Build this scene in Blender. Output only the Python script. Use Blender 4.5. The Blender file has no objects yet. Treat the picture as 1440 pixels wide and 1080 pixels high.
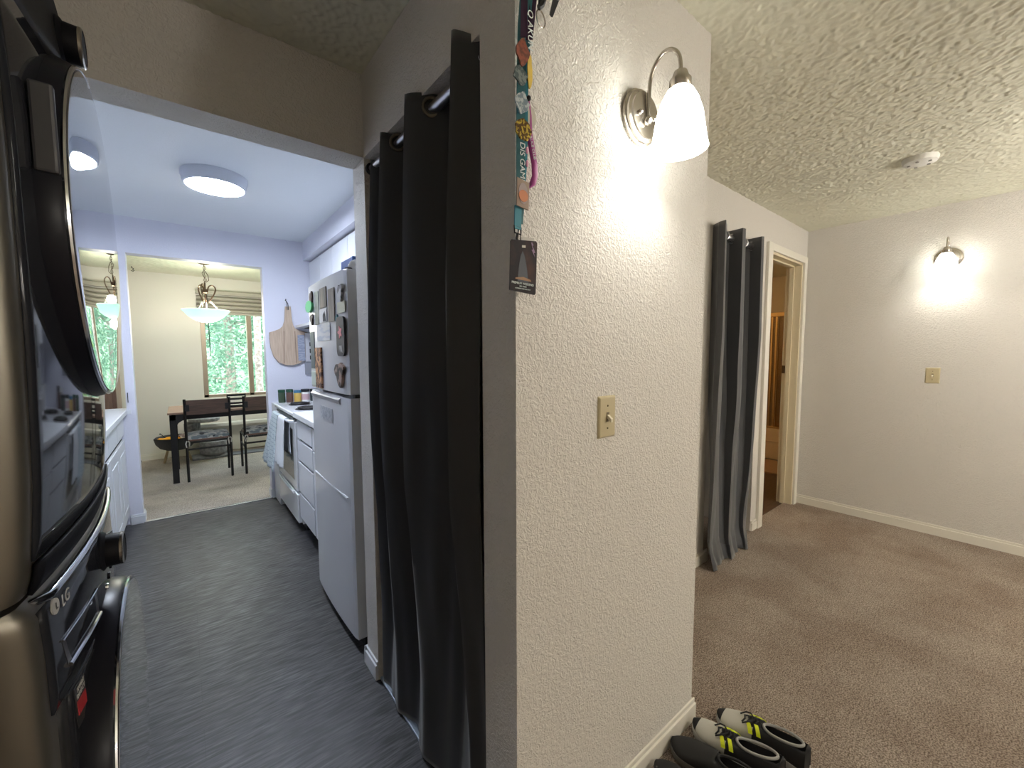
import bpy, bmesh, math, random
from mathutils import Vector, Matrix, noise
random.seed(7)
sc = bpy.context.scene
COL = sc.collection
PI = math.pi
# ------------------------------------------------------------------ helpers
def new_bm(): return bmesh.new()
def obj(name, bm, mat=None, parent=None, smooth=False, mats=None):
    me = bpy.data.meshes.new(name)
    bmesh.ops.recalc_face_normals(bm, faces=bm.faces[:])
    bm.to_mesh(me); bm.free()
    for m in (mats or ([mat] if mat else [])): me.materials.append(m)
    if smooth:
        for p in me.polygons: p.use_smooth = True
        try: me.set_sharp_from_angle(angle=math.radians(38))
        except Exception: pass
    o = bpy.data.objects.new(name, me); COL.objects.link(o)
    if parent is not None: place(o, parent)
    return o
def wloc(p):
    if p.parent is None: return p.matrix_basis.copy()
    return wloc(p.parent) @ p.matrix_parent_inverse @ p.matrix_basis
def place(o, parent):
    o.parent = parent
    o.matrix_parent_inverse = wloc(parent).inverted()   # child geometry is given in world space
def thing(name, label, cat, loc=(0,0,0), group=None):
    o = bpy.data.objects.new(name, None); COL.objects.link(o); o.location = loc
    o.empty_display_size = .05
    return tag(o, label, cat, group)
def tag(o, label, cat, group=None):
    o['label'] = label; o['category'] = cat
    if group: o['group'] = group
    return o
def struct(name, bm, m, parent=None, smooth=False, mats=None):
    o = obj(name, bm, m, parent, smooth, mats)
    if parent is None: o['kind'] = 'structure'
    return o
def box(bm, x0, x1, y0, y1, z0, z1, bev=0, seg=2, mi=0):
    vs = [bm.verts.new((x, y, z)) for x in (x0, x1) for y in (y0, y1) for z in (z0, z1)]
    F = [(0,1,3,2),(4,6,7,5),(0,4,5,1),(2,3,7,6),(0,2,6,4),(1,5,7,3)]
    fs = [bm.faces.new([vs[i] for i in f]) for f in F]
    for f in fs: f.material_index = mi
    if bev:
        es = list({e for f in fs for e in f.edges})
        bmesh.ops.bevel(bm, geom=es, offset=bev, segments=seg, affect='EDGES', profile=.5)
    return vs
def bx(x0, x1, y0, y1, z0, z1, bev=0, seg=2):
    bm = new_bm(); box(bm, x0, x1, y0, y1, z0, z1, bev, seg); return bm
def tube(bm, pts, r, n=10, closed=False, cap=True):
    pts = [Vector(p) for p in pts]; N = len(pts)
    rs = r if isinstance(r, (list, tuple)) else [r]*N
    rings = []; prev = None
    for i, p in enumerate(pts):
        if closed: t = pts[(i+1) % N]-pts[i-1]
        else: t = pts[min(i+1, N-1)]-pts[max(i-1, 0)]
        t.normalize()
        if prev is None:
            a = Vector((0,0,1)) if abs(t.z) < .9 else Vector((1,0,0))
            u = t.cross(a).normalized()
        else:
            u = (prev - t*prev.dot(t)).normalized()
        prev = u; v = t.cross(u)
        rings.append([bm.verts.new(p+(u*math.cos(2*PI*k/n)+v*math.sin(2*PI*k/n))*rs[i]) for k in range(n)])
    M = N if closed else N-1
    for i in range(M):
        a, b = rings[i], rings[(i+1) % N]
        for k in range(n): bm.faces.new((a[k], a[(k+1)%n], b[(k+1)%n], b[k]))
    if cap and not closed:
        bm.faces.new(rings[0][::-1]); bm.faces.new(rings[-1])
def lathe(bm, prof, c=(0,0,0), axis='z', n=32, cap=True, sx=1, sy=1):
    """prof: list of (r, h) along the axis"""
    rings = []
    for r, h in prof:
        ring = []
        for k in range(n):
            a = 2*PI*k/n; u, v = r*math.cos(a)*sx, r*math.sin(a)*sy
            p = {'z': (u, v, h), 'x': (h, u, v), 'y': (u, h, v)}[axis]
            ring.append(bm.verts.new((c[0]+p[0], c[1]+p[1], c[2]+p[2])))
        rings.append(ring)
    for a, b in zip(rings, rings[1:]):
        for k in range(n): bm.faces.new((a[k], a[(k+1)%n], b[(k+1)%n], b[k]))
    if cap:
        bm.faces.new(rings[0][::-1]); bm.faces.new(rings[-1])
def prism(bm, pts, d, bev=0):
    """pts: 3D polygon, d: extrusion vector"""
    a = [bm.verts.new(p) for p in pts]; D = Vector(d)
    b = [bm.verts.new(Vector(p)+D) for p in pts]; n = len(pts)
    f = [bm.faces.new(a), bm.faces.new(b[::-1])]
    for i in range(n): f.append(bm.faces.new((a[i], b[i], b[(i+1)%n], a[(i+1)%n])))
    if bev:
        es = [e for e in f[0].edges]+[e for e in f[1].edges]
        bmesh.ops.bevel(bm, geom=es, offset=bev, segments=2, affect='EDGES', profile=.5)
def grid(bm, fn, nu, nv):
    V = [[bm.verts.new(fn(i/nu, j/nv)) for j in range(nv+1)] for i in range(nu+1)]
    for i in range(nu):
        for j in range(nv): bm.faces.new((V[i][j], V[i+1][j], V[i+1][j+1], V[i][j+1]))
    return V
def shell(o, t, off=0):
    m = o.modifiers.new('thickness', 'SOLIDIFY'); m.thickness = t; m.offset = off; return o
def text(name, s, size, mat, parent, M, ext=.0004, align='CENTER'):
    cu = bpy.data.curves.new(name, 'FONT'); cu.body = s; cu.size = size; cu.extrude = ext; cu.align_x = align; cu.align_y = 'CENTER'
    t = bpy.data.objects.new('tmp', cu); COL.objects.link(t)
    bpy.context.view_layer.update()
    me = bpy.data.meshes.new_from_object(t.evaluated_get(bpy.context.evaluated_depsgraph_get()))
    bpy.data.objects.remove(t)
    me.transform(M); me.materials.clear(); me.materials.append(mat)
    o = bpy.data.objects.new(name, me); COL.objects.link(o)
    if parent is not None: place(o, parent)
    return o
def frame(o, xa, ya, za):
    """matrix with local x,y,z axes and origin"""
    M = Matrix.Identity(4)
    for i, a in enumerate((xa, ya, za)):
        a = Vector(a).normalized()
        for r in range(3): M[r][i] = a[r]
    for r in range(3): M[r][3] = o[r]
    return M
def copy_tree(o, parent=None):
    c = o.copy(); COL.objects.link(c)
    if parent is not None: c.parent = parent
    for ch in [k for k in bpy.data.objects if k.parent == o and k.name != c.name]: copy_tree(ch, c)
    return c
def smooth(P, n=6):
    P = [Vector(p) for p in P]; Q = [P[0]]+P+[P[-1]]; out = []
    for i in range(1, len(Q)-2):
        a, b, c, d = Q[i-1:i+3]
        for k in range(n):
            t = k/n; out.append(.5*((2*b)+(c-a)*t+(2*a-5*b+4*c-d)*t*t+(3*b-a-3*c+d)*t**3))
    return out+[P[-1]]
# ------------------------------------------------------------------ materials
def mat(name, col, rough=.5, metal=0, spec=.5, bump=None, var=None, coat=0, ior=1.5, emit=None, es=0, sheen=0, trans=0):
    m = bpy.data.materials.new(name); m.use_nodes = True
    nt = m.node_tree; N = nt.nodes; L = nt.links; b = N['Principled BSDF']
    b.inputs['Base Color'].default_value = (*col, 1); b.inputs['Roughness'].default_value = rough
    b.inputs['Metallic'].default_value = metal; b.inputs['IOR'].default_value = ior
    b.inputs['Specular IOR Level'].default_value = spec
    b.inputs['Coat Weight'].default_value = coat; b.inputs['Sheen Weight'].default_value = sheen
    b.inputs['Transmission Weight'].default_value = trans
    if emit: b.inputs['Emission Color'].default_value = (*emit, 1); b.inputs['Emission Strength'].default_value = es
    tc = N.new('ShaderNodeTexCoord')
    if bump:      # (scale, strength, distance, kind)
        s, st, d, kind = bump
        bp = N.new('ShaderNodeBump'); bp.inputs['Strength'].default_value = st; bp.inputs['Distance'].default_value = d
        if kind == 'knock':      # hand-trowelled knockdown plaster
            n1 = N.new('ShaderNodeTexNoise'); n1.inputs['Scale'].default_value = s; n1.inputs['Detail'].default_value = 3; n1.inputs['Distortion'].default_value = 1.3
            r = N.new('ShaderNodeValToRGB'); r.color_ramp.elements[0].position = .42; r.color_ramp.elements[1].position = .60
            L.new(tc.outputs['Object'], n1.inputs['Vector']); L.new(n1.outputs['Fac'], r.inputs['Fac']); L.new(r.outputs['Color'], bp.inputs['Height'])
        elif kind == 'popcorn':
            n1 = N.new('ShaderNodeTexNoise'); n1.inputs['Scale'].default_value = s; n1.inputs['Detail'].default_value = 4; n1.inputs['Roughness'].default_value = .65
            L.new(tc.outputs['Object'], n1.inputs['Vector']); L.new(n1.outputs['Fac'], bp.inputs['Height'])
        else:
            n1 = N.new('ShaderNodeTexNoise'); n1.inputs['Scale'].default_value = s; n1.inputs['Detail'].default_value = 5
            L.new(tc.outputs['Object'], n1.inputs['Vector']); L.new(n1.outputs['Fac'], bp.inputs['Height'])
        L.new(bp.outputs['Normal'], b.inputs['Normal'])
    if var:       # (scale, colour2, detail, lo, hi)
        s, c2, det, lo, hi = var[:5]
        n2 = N.new('ShaderNodeTexNoise'); n2.inputs['Detail'].default_value = det
        if len(var) > 5:
            mp = N.new('ShaderNodeMapping'); mp.inputs['Scale'].default_value = var[5]
            L.new(tc.outputs['Object'], mp.inputs['Vector']); L.new(mp.outputs['Vector'], n2.inputs['Vector'])
        else: L.new(tc.outputs['Object'], n2.inputs['Vector'])
        n2.inputs['Scale'].default_value = s
        r2 = N.new('ShaderNodeValToRGB'); e = r2.color_ramp.elements
        e[0].position = lo; e[1].position = hi; e[0].color = (*col, 1); e[1].color = (*c2, 1)
        L.new(n2.outputs['Fac'], r2.inputs['Fac']); L.new(r2.outputs['Color'], b.inputs['Base Color'])
    return m
def add_layer(m, scale, lo, hi, mul, det=3, vec=None):
    """multiply the base colour by a second, larger noise (mul = darkest factor)"""
    N = m.node_tree.nodes; L = m.node_tree.links; b = N['Principled BSDF']; inp = b.inputs['Base Color']
    tc = [n for n in N if n.type == 'TEX_COORD'][0]
    n = N.new('ShaderNodeTexNoise'); n.inputs['Scale'].default_value = scale; n.inputs['Detail'].default_value = det
    if vec:
        mp = N.new('ShaderNodeMapping'); mp.inputs['Scale'].default_value = vec
        L.new(tc.outputs['Object'], mp.inputs['Vector']); L.new(mp.outputs['Vector'], n.inputs['Vector'])
    else: L.new(tc.outputs['Object'], n.inputs['Vector'])
    r = N.new('ShaderNodeValToRGB'); e = r.color_ramp.elements
    e[0].position = lo; e[1].position = hi
    e[0].color = (*mul, 1) if isinstance(mul, tuple) else (mul, mul, mul, 1); e[1].color = (1, 1, 1, 1)
    mx = N.new('ShaderNodeMix'); mx.data_type = 'RGBA'; mx.blend_type = 'MULTIPLY'; mx.inputs['Factor'].default_value = 1
    L.new(n.outputs['Fac'], r.inputs['Fac'])
    if inp.links: src = inp.links[0].from_socket; L.new(src, mx.inputs['A'])
    else: mx.inputs['A'].default_value = inp.default_value[:]
    L.new(r.outputs['Color'], mx.inputs['B']); L.new(mx.outputs['Result'], inp)
    return m
WALL = mat('plaster_cream', (.66,.63,.585), .62, bump=(75, .55, .004, 'knock'))
WALLK = mat('plaster_kitchen', (.70,.71,.80), .5, bump=(95, .22, .002, 'knock'))
WALLD = mat('plaster_dining', (.74,.72,.66), .7, bump=(80, .18, .002, 'knock'))
CEIL = mat('popcorn_ceiling', (.70,.69,.57), .95, spec=.1)
CEILK = mat('kitchen_ceiling', (.72,.76,.80), .6, bump=(110, .3, .002, 'knock'))
TRIM = mat('trim_cream', (.74,.71,.63), .4)
TRIMK = mat('trim_white', (.72,.74,.78), .4)
CARPET = mat('carpet', (.19,.145,.115), 1, spec=.05, bump=(330, 1, .012, 'noise'), var=(210, (.68,.58,.49), 4, .36, .66))
add_layer(CARPET, 3.0, .38, .62, (.80,.76,.74), 4)
CARPETD = mat('carpet_dining', (.34,.29,.24), 1, spec=.05, bump=(300, .8, .01, 'noise'), var=(190, (.82,.75,.66), 4, .36, .66))
add_layer(CARPETD, 2.4, .35, .6, .78, 3)
def plank_mat(name, c1, c2, gap, along_x=True, rough=.38, sc_=7):
    m = mat(name, c1, rough, var=(sc_, c2, 9, .33, .68, (.95, 9, 1) if along_x else (9, .95, 1)), bump=(60, .15, .001, 'noise'))
    N = m.node_tree.nodes; L = m.node_tree.links; b = N['Principled BSDF']
    tc = [n for n in N if n.type == 'TEX_COORD'][0]
    br = N.new('ShaderNodeTexBrick'); br.inputs['Scale'].default_value = 1
    br.inputs['Brick Width'].default_value = 1.22; br.inputs['Row Height'].default_value = .152
    br.inputs['Mortar Size'].default_value = .0012; br.inputs['Color1'].default_value = (1,1,1,1); br.inputs['Color2'].default_value = (.88,.88,.89,1); br.inputs['Mortar'].default_value = (gap,gap,gap,1)
    mp = N.new('ShaderNodeMapping'); 
    if not along_x: mp.inputs['Rotation'].default_value = (0,0,PI/2)
    L.new(tc.outputs['Object'], mp.inputs['Vector']); L.new(mp.outputs['Vector'], br.inputs['Vector'])
    mx = N.new('ShaderNodeMix'); mx.data_type = 'RGBA'; mx.blend_type = 'MULTIPLY'; mx.inputs['Factor'].default_value = 1
    L.new(b.inputs['Base Color'].links[0].from_socket, mx.inputs['A']); L.new(br.outputs['Color'], mx.inputs['B']); L.new(mx.outputs['Result'], b.inputs['Base Color'])
    return m
VINYL = plank_mat('vinyl_planks', (.020,.020,.022), (.140,.138,.146), .70, sc_=9, rough=.46)
add_layer(VINYL, 22, .38, .56, .42, 8, (.6, 7, 1))
add_layer(VINYL, 3, .35, .65, .75, 3)
VINYLB = plank_mat('bath_planks', (.05,.028,.015), (.11,.065,.04), .5)
WHITE = mat('white_enamel', (.76,.78,.80), .22, coat=.3)
FRIDGEW = mat('fridge_white', (.66,.68,.72), .25, coat=.25, bump=(260, .12, .0008, 'noise'))
CAB = mat('cabinet_white', (.70,.72,.76), .35)
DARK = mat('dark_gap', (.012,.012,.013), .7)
BLACKM = mat('black_metal', (.018,.018,.020), .42, metal=.3)
WOODT = mat('walnut_brown', (.115,.066,.047), .55, var=(6, (.055,.032,.025), 6, .3, .7, (1.5, 14, 14)))
WOODTABLE = mat('table_top_wood', (.34,.22,.16), .5, var=(6, (.24,.15,.11), 6, .3, .7, (1.5, 14, 14)))
WOODC = mat('cutting_board_maple', (.58,.45,.34), .5, var=(9, (.44,.33,.24), 5, .3, .7, (9, 9, .8)))
NICKEL = mat('brushed_nickel', (.52,.48,.43), .25, metal=1)
ROD = mat('rod_satin', (.45,.45,.47), .3, metal=1)
BRONZE = mat('oil_rubbed_bronze', (.13,.085,.06), .4, metal=.8)
FRAMEW = mat('bronze_window_frame', (.36,.29,.22), .45, metal=.2)
ALMOND = mat('almond_plastic', (.50,.43,.27), .35)
ALMONDL = mat('ivory_plastic', (.72,.66,.50), .3)
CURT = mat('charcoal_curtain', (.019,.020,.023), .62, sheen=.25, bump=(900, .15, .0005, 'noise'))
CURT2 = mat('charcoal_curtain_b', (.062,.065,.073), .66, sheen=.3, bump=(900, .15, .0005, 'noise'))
APPL = mat('graphite_steel', (.20,.183,.152), .36, metal=.85)
APPLD = mat('graphite_side', (.040,.034,.027), .5, metal=.4)
APPG = mat('black_gloss_panel', (.018,.019,.023), .05, spec=.14)
APPT = mat('control_panel_black', (.020,.019,.018), .6, spec=.1)

MIRR = mat('dark_mirror_glass', (.46,.47,.49), .015, metal=1)
DOORB = mat('door_black_plastic', (.010,.010,.014), .3, spec=.12)
CHROME = mat('chrome', (.62,.63,.66), .12, metal=1)
RUBBER = mat('rubber_black', (.012,.012,.013), .6)
GREYPLUSH = mat('grey_plush', (.16,.165,.175), 1, sheen=.3, bump=(200, .5, .004, 'noise'), var=(30, (.26,.265,.27), 3, .4, .6))
def glass_mat(name, tint, refl=.08, rough=0):
    m = bpy.data.materials.new(name); m.use_nodes = True; nt = m.node_tree; nt.nodes.clear()
    o = nt.nodes.new('ShaderNodeOutputMaterial'); t = nt.nodes.new('ShaderNodeBsdfTransparent'); t.inputs['Color'].default_value = (*tint, 1)
    g = nt.nodes.new('ShaderNodeBsdfGlossy'); g.inputs['Roughness'].default_value = rough; mx = nt.nodes.new('ShaderNodeMixShader'); mx.inputs[0].default_value = refl
    nt.links.new(t.outputs[0], mx.inputs[1]); nt.links.new(g.outputs[0], mx.inputs[2]); nt.links.new(mx.outputs[0], o.inputs[0]); return m
GLASS = glass_mat('window_glass', (.96,.98,.97), .05)
SHOWERG = glass_mat('shower_glass', (.72,.60,.42), .12, .15)
def frosted(name, col, es, ecol):
    """lit opal glass: glows and lets light through"""
    m = bpy.data.materials.new(name); m.use_nodes = True; nt = m.node_tree; nt.nodes.clear(); N = nt.nodes; L = nt.links
    o = N.new('ShaderNodeOutputMaterial'); e = N.new('ShaderNodeEmission'); e.inputs[0].default_value = (*ecol, 1); e.inputs[1].default_value = es
    t = N.new('ShaderNodeBsdfTranslucent'); t.inputs[0].default_value = (*col, 1)
    d = N.new('ShaderNodeBsdfPrincipled'); d.inputs['Base Color'].default_value = (*col, 1); d.inputs['Roughness'].default_value = .2
    mx = N.new('ShaderNodeMixShader'); mx.inputs[0].default_value = .5; ad = N.new('ShaderNodeAddShader')
    L.new(t.outputs[0], mx.inputs[1]); L.new(d.outputs[0], mx.inputs[2]); L.new(mx.outputs[0], ad.inputs[0]); L.new(e.outputs[0], ad.inputs[1]); L.new(ad.outputs[0], o.inputs[0]); return m
def emis(name, col, s):
    m = bpy.data.materials.new(name); m.use_nodes = True; nt = m.node_tree; nt.nodes.clear()
    o = nt.nodes.new('ShaderNodeOutputMaterial'); e = nt.nodes.new('ShaderNodeEmission'); e.inputs[0].default_value = (*col, 1); e.inputs[1].default_value = s
    nt.links.new(e.outputs[0], o.inputs[0]); return m

# ------------------------------------------------------------------ main measures (metres; camera above the origin)
H = 2.44; XL = .588; YP = .7193; XR = 1.436; YQ = 1.2646; XC = 4.361; YK = 1.643; YK2 = 1.771; YN = 4.475
XJ1 = -.303; XJ2 = .626; HH = 2.132; HO = 2.181; HK = 2.46; YF = 7.11; KX0 = -1.0; KX1 = 1.36; YJ = .851
# ------------------------------------------------------------------ shell
# floors
struct('floor', bx(-1.1, XL+.02, YP, YN, -.06, 0), VINYL)
bm = new_bm(); box(bm, XL+.02, 1.436, YJ, YN, -.06, 0); struct('floor', bm, VINYL)
bm = new_bm(); box(bm, -1.1, 4.5, -3.2, YP, -.06, .004); box(bm, 1.30, 4.5, YP, YQ+.06, -.06, .004); box(bm, 2.5, 3.44, YQ+.06, 2.1, -.06, .004); struct('floor', bm, CARPET)
struct('floor', bx(-1.9, 2.9, YN, YF+.1, -.06, .004), CARPETD)
struct('floor', bx(3.40, 6.8, YQ+.06, 3.5, -.06, .002), VINYLB)
bm = new_bm(); box(bm, XJ1, XJ2, YN-.018, YN+.018, 0, .010, .004); struct('trim_1', bm, mat('threshold_metal', (.75,.76,.78), .25, metal=.8))
# ceilings
bm = new_bm(); box(bm, -1.1, 4.5, -3.2, YK+.06, H, H+.15); box(bm, 3.3, 6.8, YQ+.06, 3.5, H, H+.15); box(bm, 1.4, 3.3, YK, 2.3, H, H+.15); struct('ceiling', bm, CEIL)
struct('ceiling', bx(-1.9, 2.9, YN+.06, YF+.2, H, H+.15), CEIL)
struct('ceiling', bx(-1.1, 1.5, YK2-.06, YN+.02, HK, HK+.13), CEILK)
# sprayed popcorn texture, real relief
def popcorn(x0, x1, y0, y1, step=.0058):
    import numpy as np
    nx = int((x1-x0)/step)+1; ny = int((y1-y0)/step)+1
    X, Y = np.meshgrid(np.linspace(x0, x1, nx), np.linspace(y0, y1, ny), indexing='ij')
    rs = np.random.RandomState(3); A = rs.rand(nx, ny)
    def blur(a, k):
        for _ in range(k):
            a = (np.roll(a,1,0)+np.roll(a,-1,0)+2*a)/4; a = (np.roll(a,1,1)+np.roll(a,-1,1)+2*a)/4
        return (a-a.mean())/a.std()
    hgt = np.clip(blur(A, 1), -1.5, 2.2)
    Z = H-.003-.0015*hgt
    me = bpy.data.meshes.new('ceiling'); co_ = np.stack([X, Y, Z], -1).reshape(-1, 3).astype(np.float32)
    I = np.arange(nx*ny).reshape(nx, ny); q = np.stack([I[:-1,:-1], I[:-1,1:], I[1:,1:], I[1:,:-1]], -1).reshape(-1, 4)
    me.vertices.add(len(co_)); me.vertices.foreach_set('co', co_.ravel())
    me.loops.add(q.size); me.loops.foreach_set('vertex_index', q.ravel().astype(np.int32))
    me.polygons.add(len(q)); me.polygons.foreach_set('loop_start', (np.arange(len(q))*4).astype(np.int32))
    me.polygons.foreach_set('use_smooth', np.ones(len(q), bool)); me.update(); me.validate()
    me.materials.append(CEIL); o = bpy.data.objects.new('ceiling', me); COL.objects.link(o); o['kind'] = 'structure'
popcorn(-1.0, .62, .0, YK); popcorn(.62, XC, -.9, YP+.002); popcorn(XR-.01, XC, YP, YQ)
popcorn(-1.8, 2.8, YN+.12, YF, .012)
# partition between lit hall and left corridor: pillar, closet
bm = new_bm()
box(bm, XL, XR, YP, YJ, 0, H)                       # end of the partition carrying the sconce
box(bm, 1.316, XR, YJ, YQ+.12, 0, H)                # side facing the far hall
box(bm, XL, XL+.11, YJ, YK, HH, H)                  # above the closet opening
box(bm, 1.316, XR, YQ+.12, YK, 0, H)
struct('wall_centre', bm, WALL)
bm = new_bm(); box(bm, -1.1, XL, YK, YK2, HH, H+.02); box(bm, -1.1, -.80, YK, YK2, 0, HH); box(bm, XL, XR, YK, YK2, 0, H+.02)
struct('wall_kitchen_front', bm, WALL)
bm = new_bm()
box(bm, XR, 2.62, YQ, YQ+.12, 0, H); box(bm, 2.62, 3.36, YQ, YQ+.12, 2.15, H); box(bm, 3.36, 3.535, YQ, YQ+.12, 0, H)
box(bm, 3.535, 4.262, YQ, YQ+.12, 2.15, H); box(bm, 4.262, 6.8, YQ, YQ+.12, 0, H)
struct('wall_back', bm, WALL)
struct('wall_right', bx(XC, XC+.1, -3.2, YQ, 0, H), WALL)
struct('wall_behind', bx(-1.1, 4.46, -3.3, -3.2, 0, H), WALL)
struct('wall_left', bx(-1.1, -1.0, -3.2, YK, 0, H), WALL)
bm = new_bm(); box(bm, 2.5, 2.6, YQ+.12, 2.1, 0, H); box(bm, 2.5, 3.4, 2.1, 2.2, 0, H); box(bm, 3.38, 3.44, YQ+.12, 2.2, 0, H); struct('wall_closet', bm, WALL)
# kitchen walls
struct('wall_kitchen_left', bx(KX0-.1, KX0, YK2, YN, 0, HK), WALLK)
struct('wall_kitchen_right', bx(KX1, KX1+.1, YK2, YN, 0, HK), WALLK)
bm = new_bm(); box(bm, KX0-.1, KX1+.1, YN, YN+.12, HO, HK+.02); box(bm, XJ2, KX1+.1, YN, YN+.12, 0, HO)
box(bm, -.358, XJ1, YN, YN+.12, 0, HO); box(bm, KX0-.1, -.358, YN, YN+.12, 0, .90)
struct('wall_kitchen_back', bm, WALLK)
bm = new_bm(); box(bm, .975, KX1, YK2, YN, 2.29, HK); struct('wall_soffit', bm, WALLK)
# dining shell, window opening
WX0, WX1, WZ0, WZ1 = .228, 2.05, .78, 2.16
bm = new_bm(); box(bm, -1.9, WX0, YF, YF+.14, 0, H); box(bm, WX1, 2.9, YF, YF+.14, 0, H); box(bm, WX0, WX1, YF, YF+.14, 0, WZ0); box(bm, WX0, WX1, YF, YF+.14, WZ1, H)
struct('wall_dining_far', bm, WALLD)
struct('wall_dining_left', bx(-1.9, -1.8, YN, YF, 0, H), WALLD)
struct('wall_dining_right', bx(2.8, 2.9, YN, YF, 0, H), WALLD)
bm = new_bm(); box(bm, KX1+.1, 2.8, YN, YN+.12, 0, H); box(bm, -1.8, KX0-.1, YN, YN+.12, 0, H); struct('wall_dining_near', bm, WALLD)
# bathroom
BATHW = mat('bath_plaster', (.62,.55,.42), .6, bump=(80, .15, .002, 'knock'))
TILE = mat('shower_surround', (.60,.52,.38), .3)
bm = new_bm(); box(bm, 6.62, 6.72, YQ+.12, 3.5, 0, H); box(bm, 3.44, 6.72, 3.4, 3.5, 0, H); box(bm, 3.40, 3.44, 2.2, 3.5, 0, H); struct('wall_bathroom', bm, BATHW)
struct('wall_shower', bx(6.56, 6.62, YQ+.12, 3.4, 0, 1.95), TILE)
# baseboards
def bb(name, segs, m, h=.082, t=.013):
    bm = new_bm()
    for (x0, y0, x1, y1, nx, ny) in segs:           # wall line and outward normal
        a, b = Vector((x0, y0, 0)), Vector((x1, y1, 0)); n = Vector((nx, ny, 0))
        for (p0, p1, z0, z1) in ((0, t, 0, h*.80), (0, t*.55, h*.80, h)):
            X = [a.x, b.x, (a+n*p1).x, (b+n*p1).x]; Y = [a.y, b.y, (a+n*p1).y, (b+n*p1).y]
            box(bm, min(X), max(X), min(Y), max(Y), z0, z1, .0025, 2)
    return struct(name, bm, m)
bb('baseboard_centre', [(XL-.013, YP, XR+.013, YP, 0, -1), (XR, YP, XR, YQ, 1, 0), (XL, YP-.013, XL, YJ, -1, 0)], TRIM)
bb('baseboard_back', [(XR+.013, YQ, 2.665, YQ, 0, -1), (3.365, YQ, 3.47, YQ, 0, -1)], TRIM)
bb('baseboard_right', [(XC, -3.2, XC, YQ, -1, 0)], TRIM)
bb('baseboard_kitchen_front', [(XL, YK, XL, YK2, -1, 0), (XL-.013, YK2, XL+.03, YK2, 0, 1)], TRIMK)
bb('baseboard_kitchen_back', [(-.38, YN, XJ1+.013, YN, 0, -1), (XJ1, YN, XJ1, YN+.12, 1, 0), (XJ2-.013, YN, .66, YN, 0, -1), (XJ2, YN, XJ2, YN+.12, -1, 0)], TRIMK)
bb('baseboard_dining', [(-1.8, YF, 2.8, YF, 0, -1)], TRIM)
# metal carpet strip at the closet threshold
struct('trim_2', bx(XL+.005, XL+.05, YJ, YK, 0, .012, .003), mat('closet_track', (.30,.36,.42), .4, metal=.3))
# ------------------------------------------------------------------ bathroom door casing
bm = new_bm(); JX0, JX1, JH = 3.535, 4.262, 2.15
box(bm, 3.455, 3.535, YQ-.022, YQ, 0, 2.205, .003); box(bm, JX1, JX1+.064, YQ-.018, YQ, 0, 2.205, .003); box(bm, 3.53, JX1+.005, YQ-.018, YQ, JH, 2.205, .003)
struct('trim_3', bm, TRIM)
CASE = mat('jamb_paint', (.70,.62,.44), .4)
bm = new_bm(); box(bm, JX0, JX0+.018, YQ, YQ+.12, 0, JH); box(bm, JX1-.018, JX1, YQ, YQ+.12, 0, JH); box(bm, JX0, JX1, YQ, YQ+.12, JH-.018, JH)
box(bm, JX1-.030, JX1-.018, YQ+.055, YQ+.09, 0, JH-.018); box(bm, JX0+.018, JX0+.03, YQ+.055, YQ+.09, 0, JH-.018); box(bm, JX0, JX1, YQ+.055, YQ+.09, JH-.030, JH-.018)
d = struct('door_1', bm, CASE)
bm = new_bm(); box(bm, JX1-.0205, JX1-.018, YQ+.095, YQ+.119, 1.19, 1.26); obj('strike_plate', bm, mat('aged_brass', (.12,.08,.05), .4, metal=.8), d)['label'] = 'dark brass strike plate'
# ------------------------------------------------------------------ windows
bm = new_bm(); y0, y1 = YF-.005, YF+.09
box(bm, WX0, WX0+.055, y0, y1, WZ0, WZ1, .004); box(bm, WX1-.055, WX1, y0, y1, WZ0, WZ1, .004)
box(bm, WX0, WX1, y0, y1, WZ0, WZ0+.04, .004); box(bm, WX0, WX1, y0, y1, WZ1-.05, WZ1, .004)
box(bm, .765, .825, y0, y1, WZ0, WZ1, .004)
w = struct('window_1', bm, FRAMEW)
obj('pane', bx(WX0+.05, .77, YF+.045, YF+.05, WZ0+.03, WZ1-.04), GLASS, w); obj('pane', bx(.82, WX1-.05, YF+.045, YF+.05, WZ0+.03, WZ1-.04), GLASS, w)
struct('trim_4', bx(WX0-.03, WX1+.03, YF-.03, YF+.005, WZ0-.03, WZ0, .004), TRIM)
# roman/cellular blind drawn up
BL = mat('blind_fabric', (.42,.40,.34), .8)
t = thing('window_blind', 'grey beige horizontal blind drawn up in folds over the dining window', 'blind', (1.1, YF-.05, 2.25))
bm = new_bm(); box(bm, .195, 2.08, YF-.075, YF-.005, 2.20, 2.255, .006)
obj('headrail', bm, BL, t)
bm = new_bm()
for k in range(4):
    z = 2.185-.058*k; grid(bm, lambda u, v: (.20+1.87*u, YF-.012-.055*math.sin(PI*v)-.004*k, z-.062*v), 4, 8)
o = obj('fabric_fold', bm, BL, t, True); shell(o, .003)
obj('bottom_rail', bx(.20, 2.07, YF-.07, YF-.02, 1.935, 1.960, .005), BL, t)
bm = new_bm(); tube(bm, [(.315, YF-.085, 2.2), (.318, YF-.09, 1.75), (.320, YF-.088, 1.36)], .005, 6); obj('tilt_wand', bm, BLACKM, t)
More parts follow.
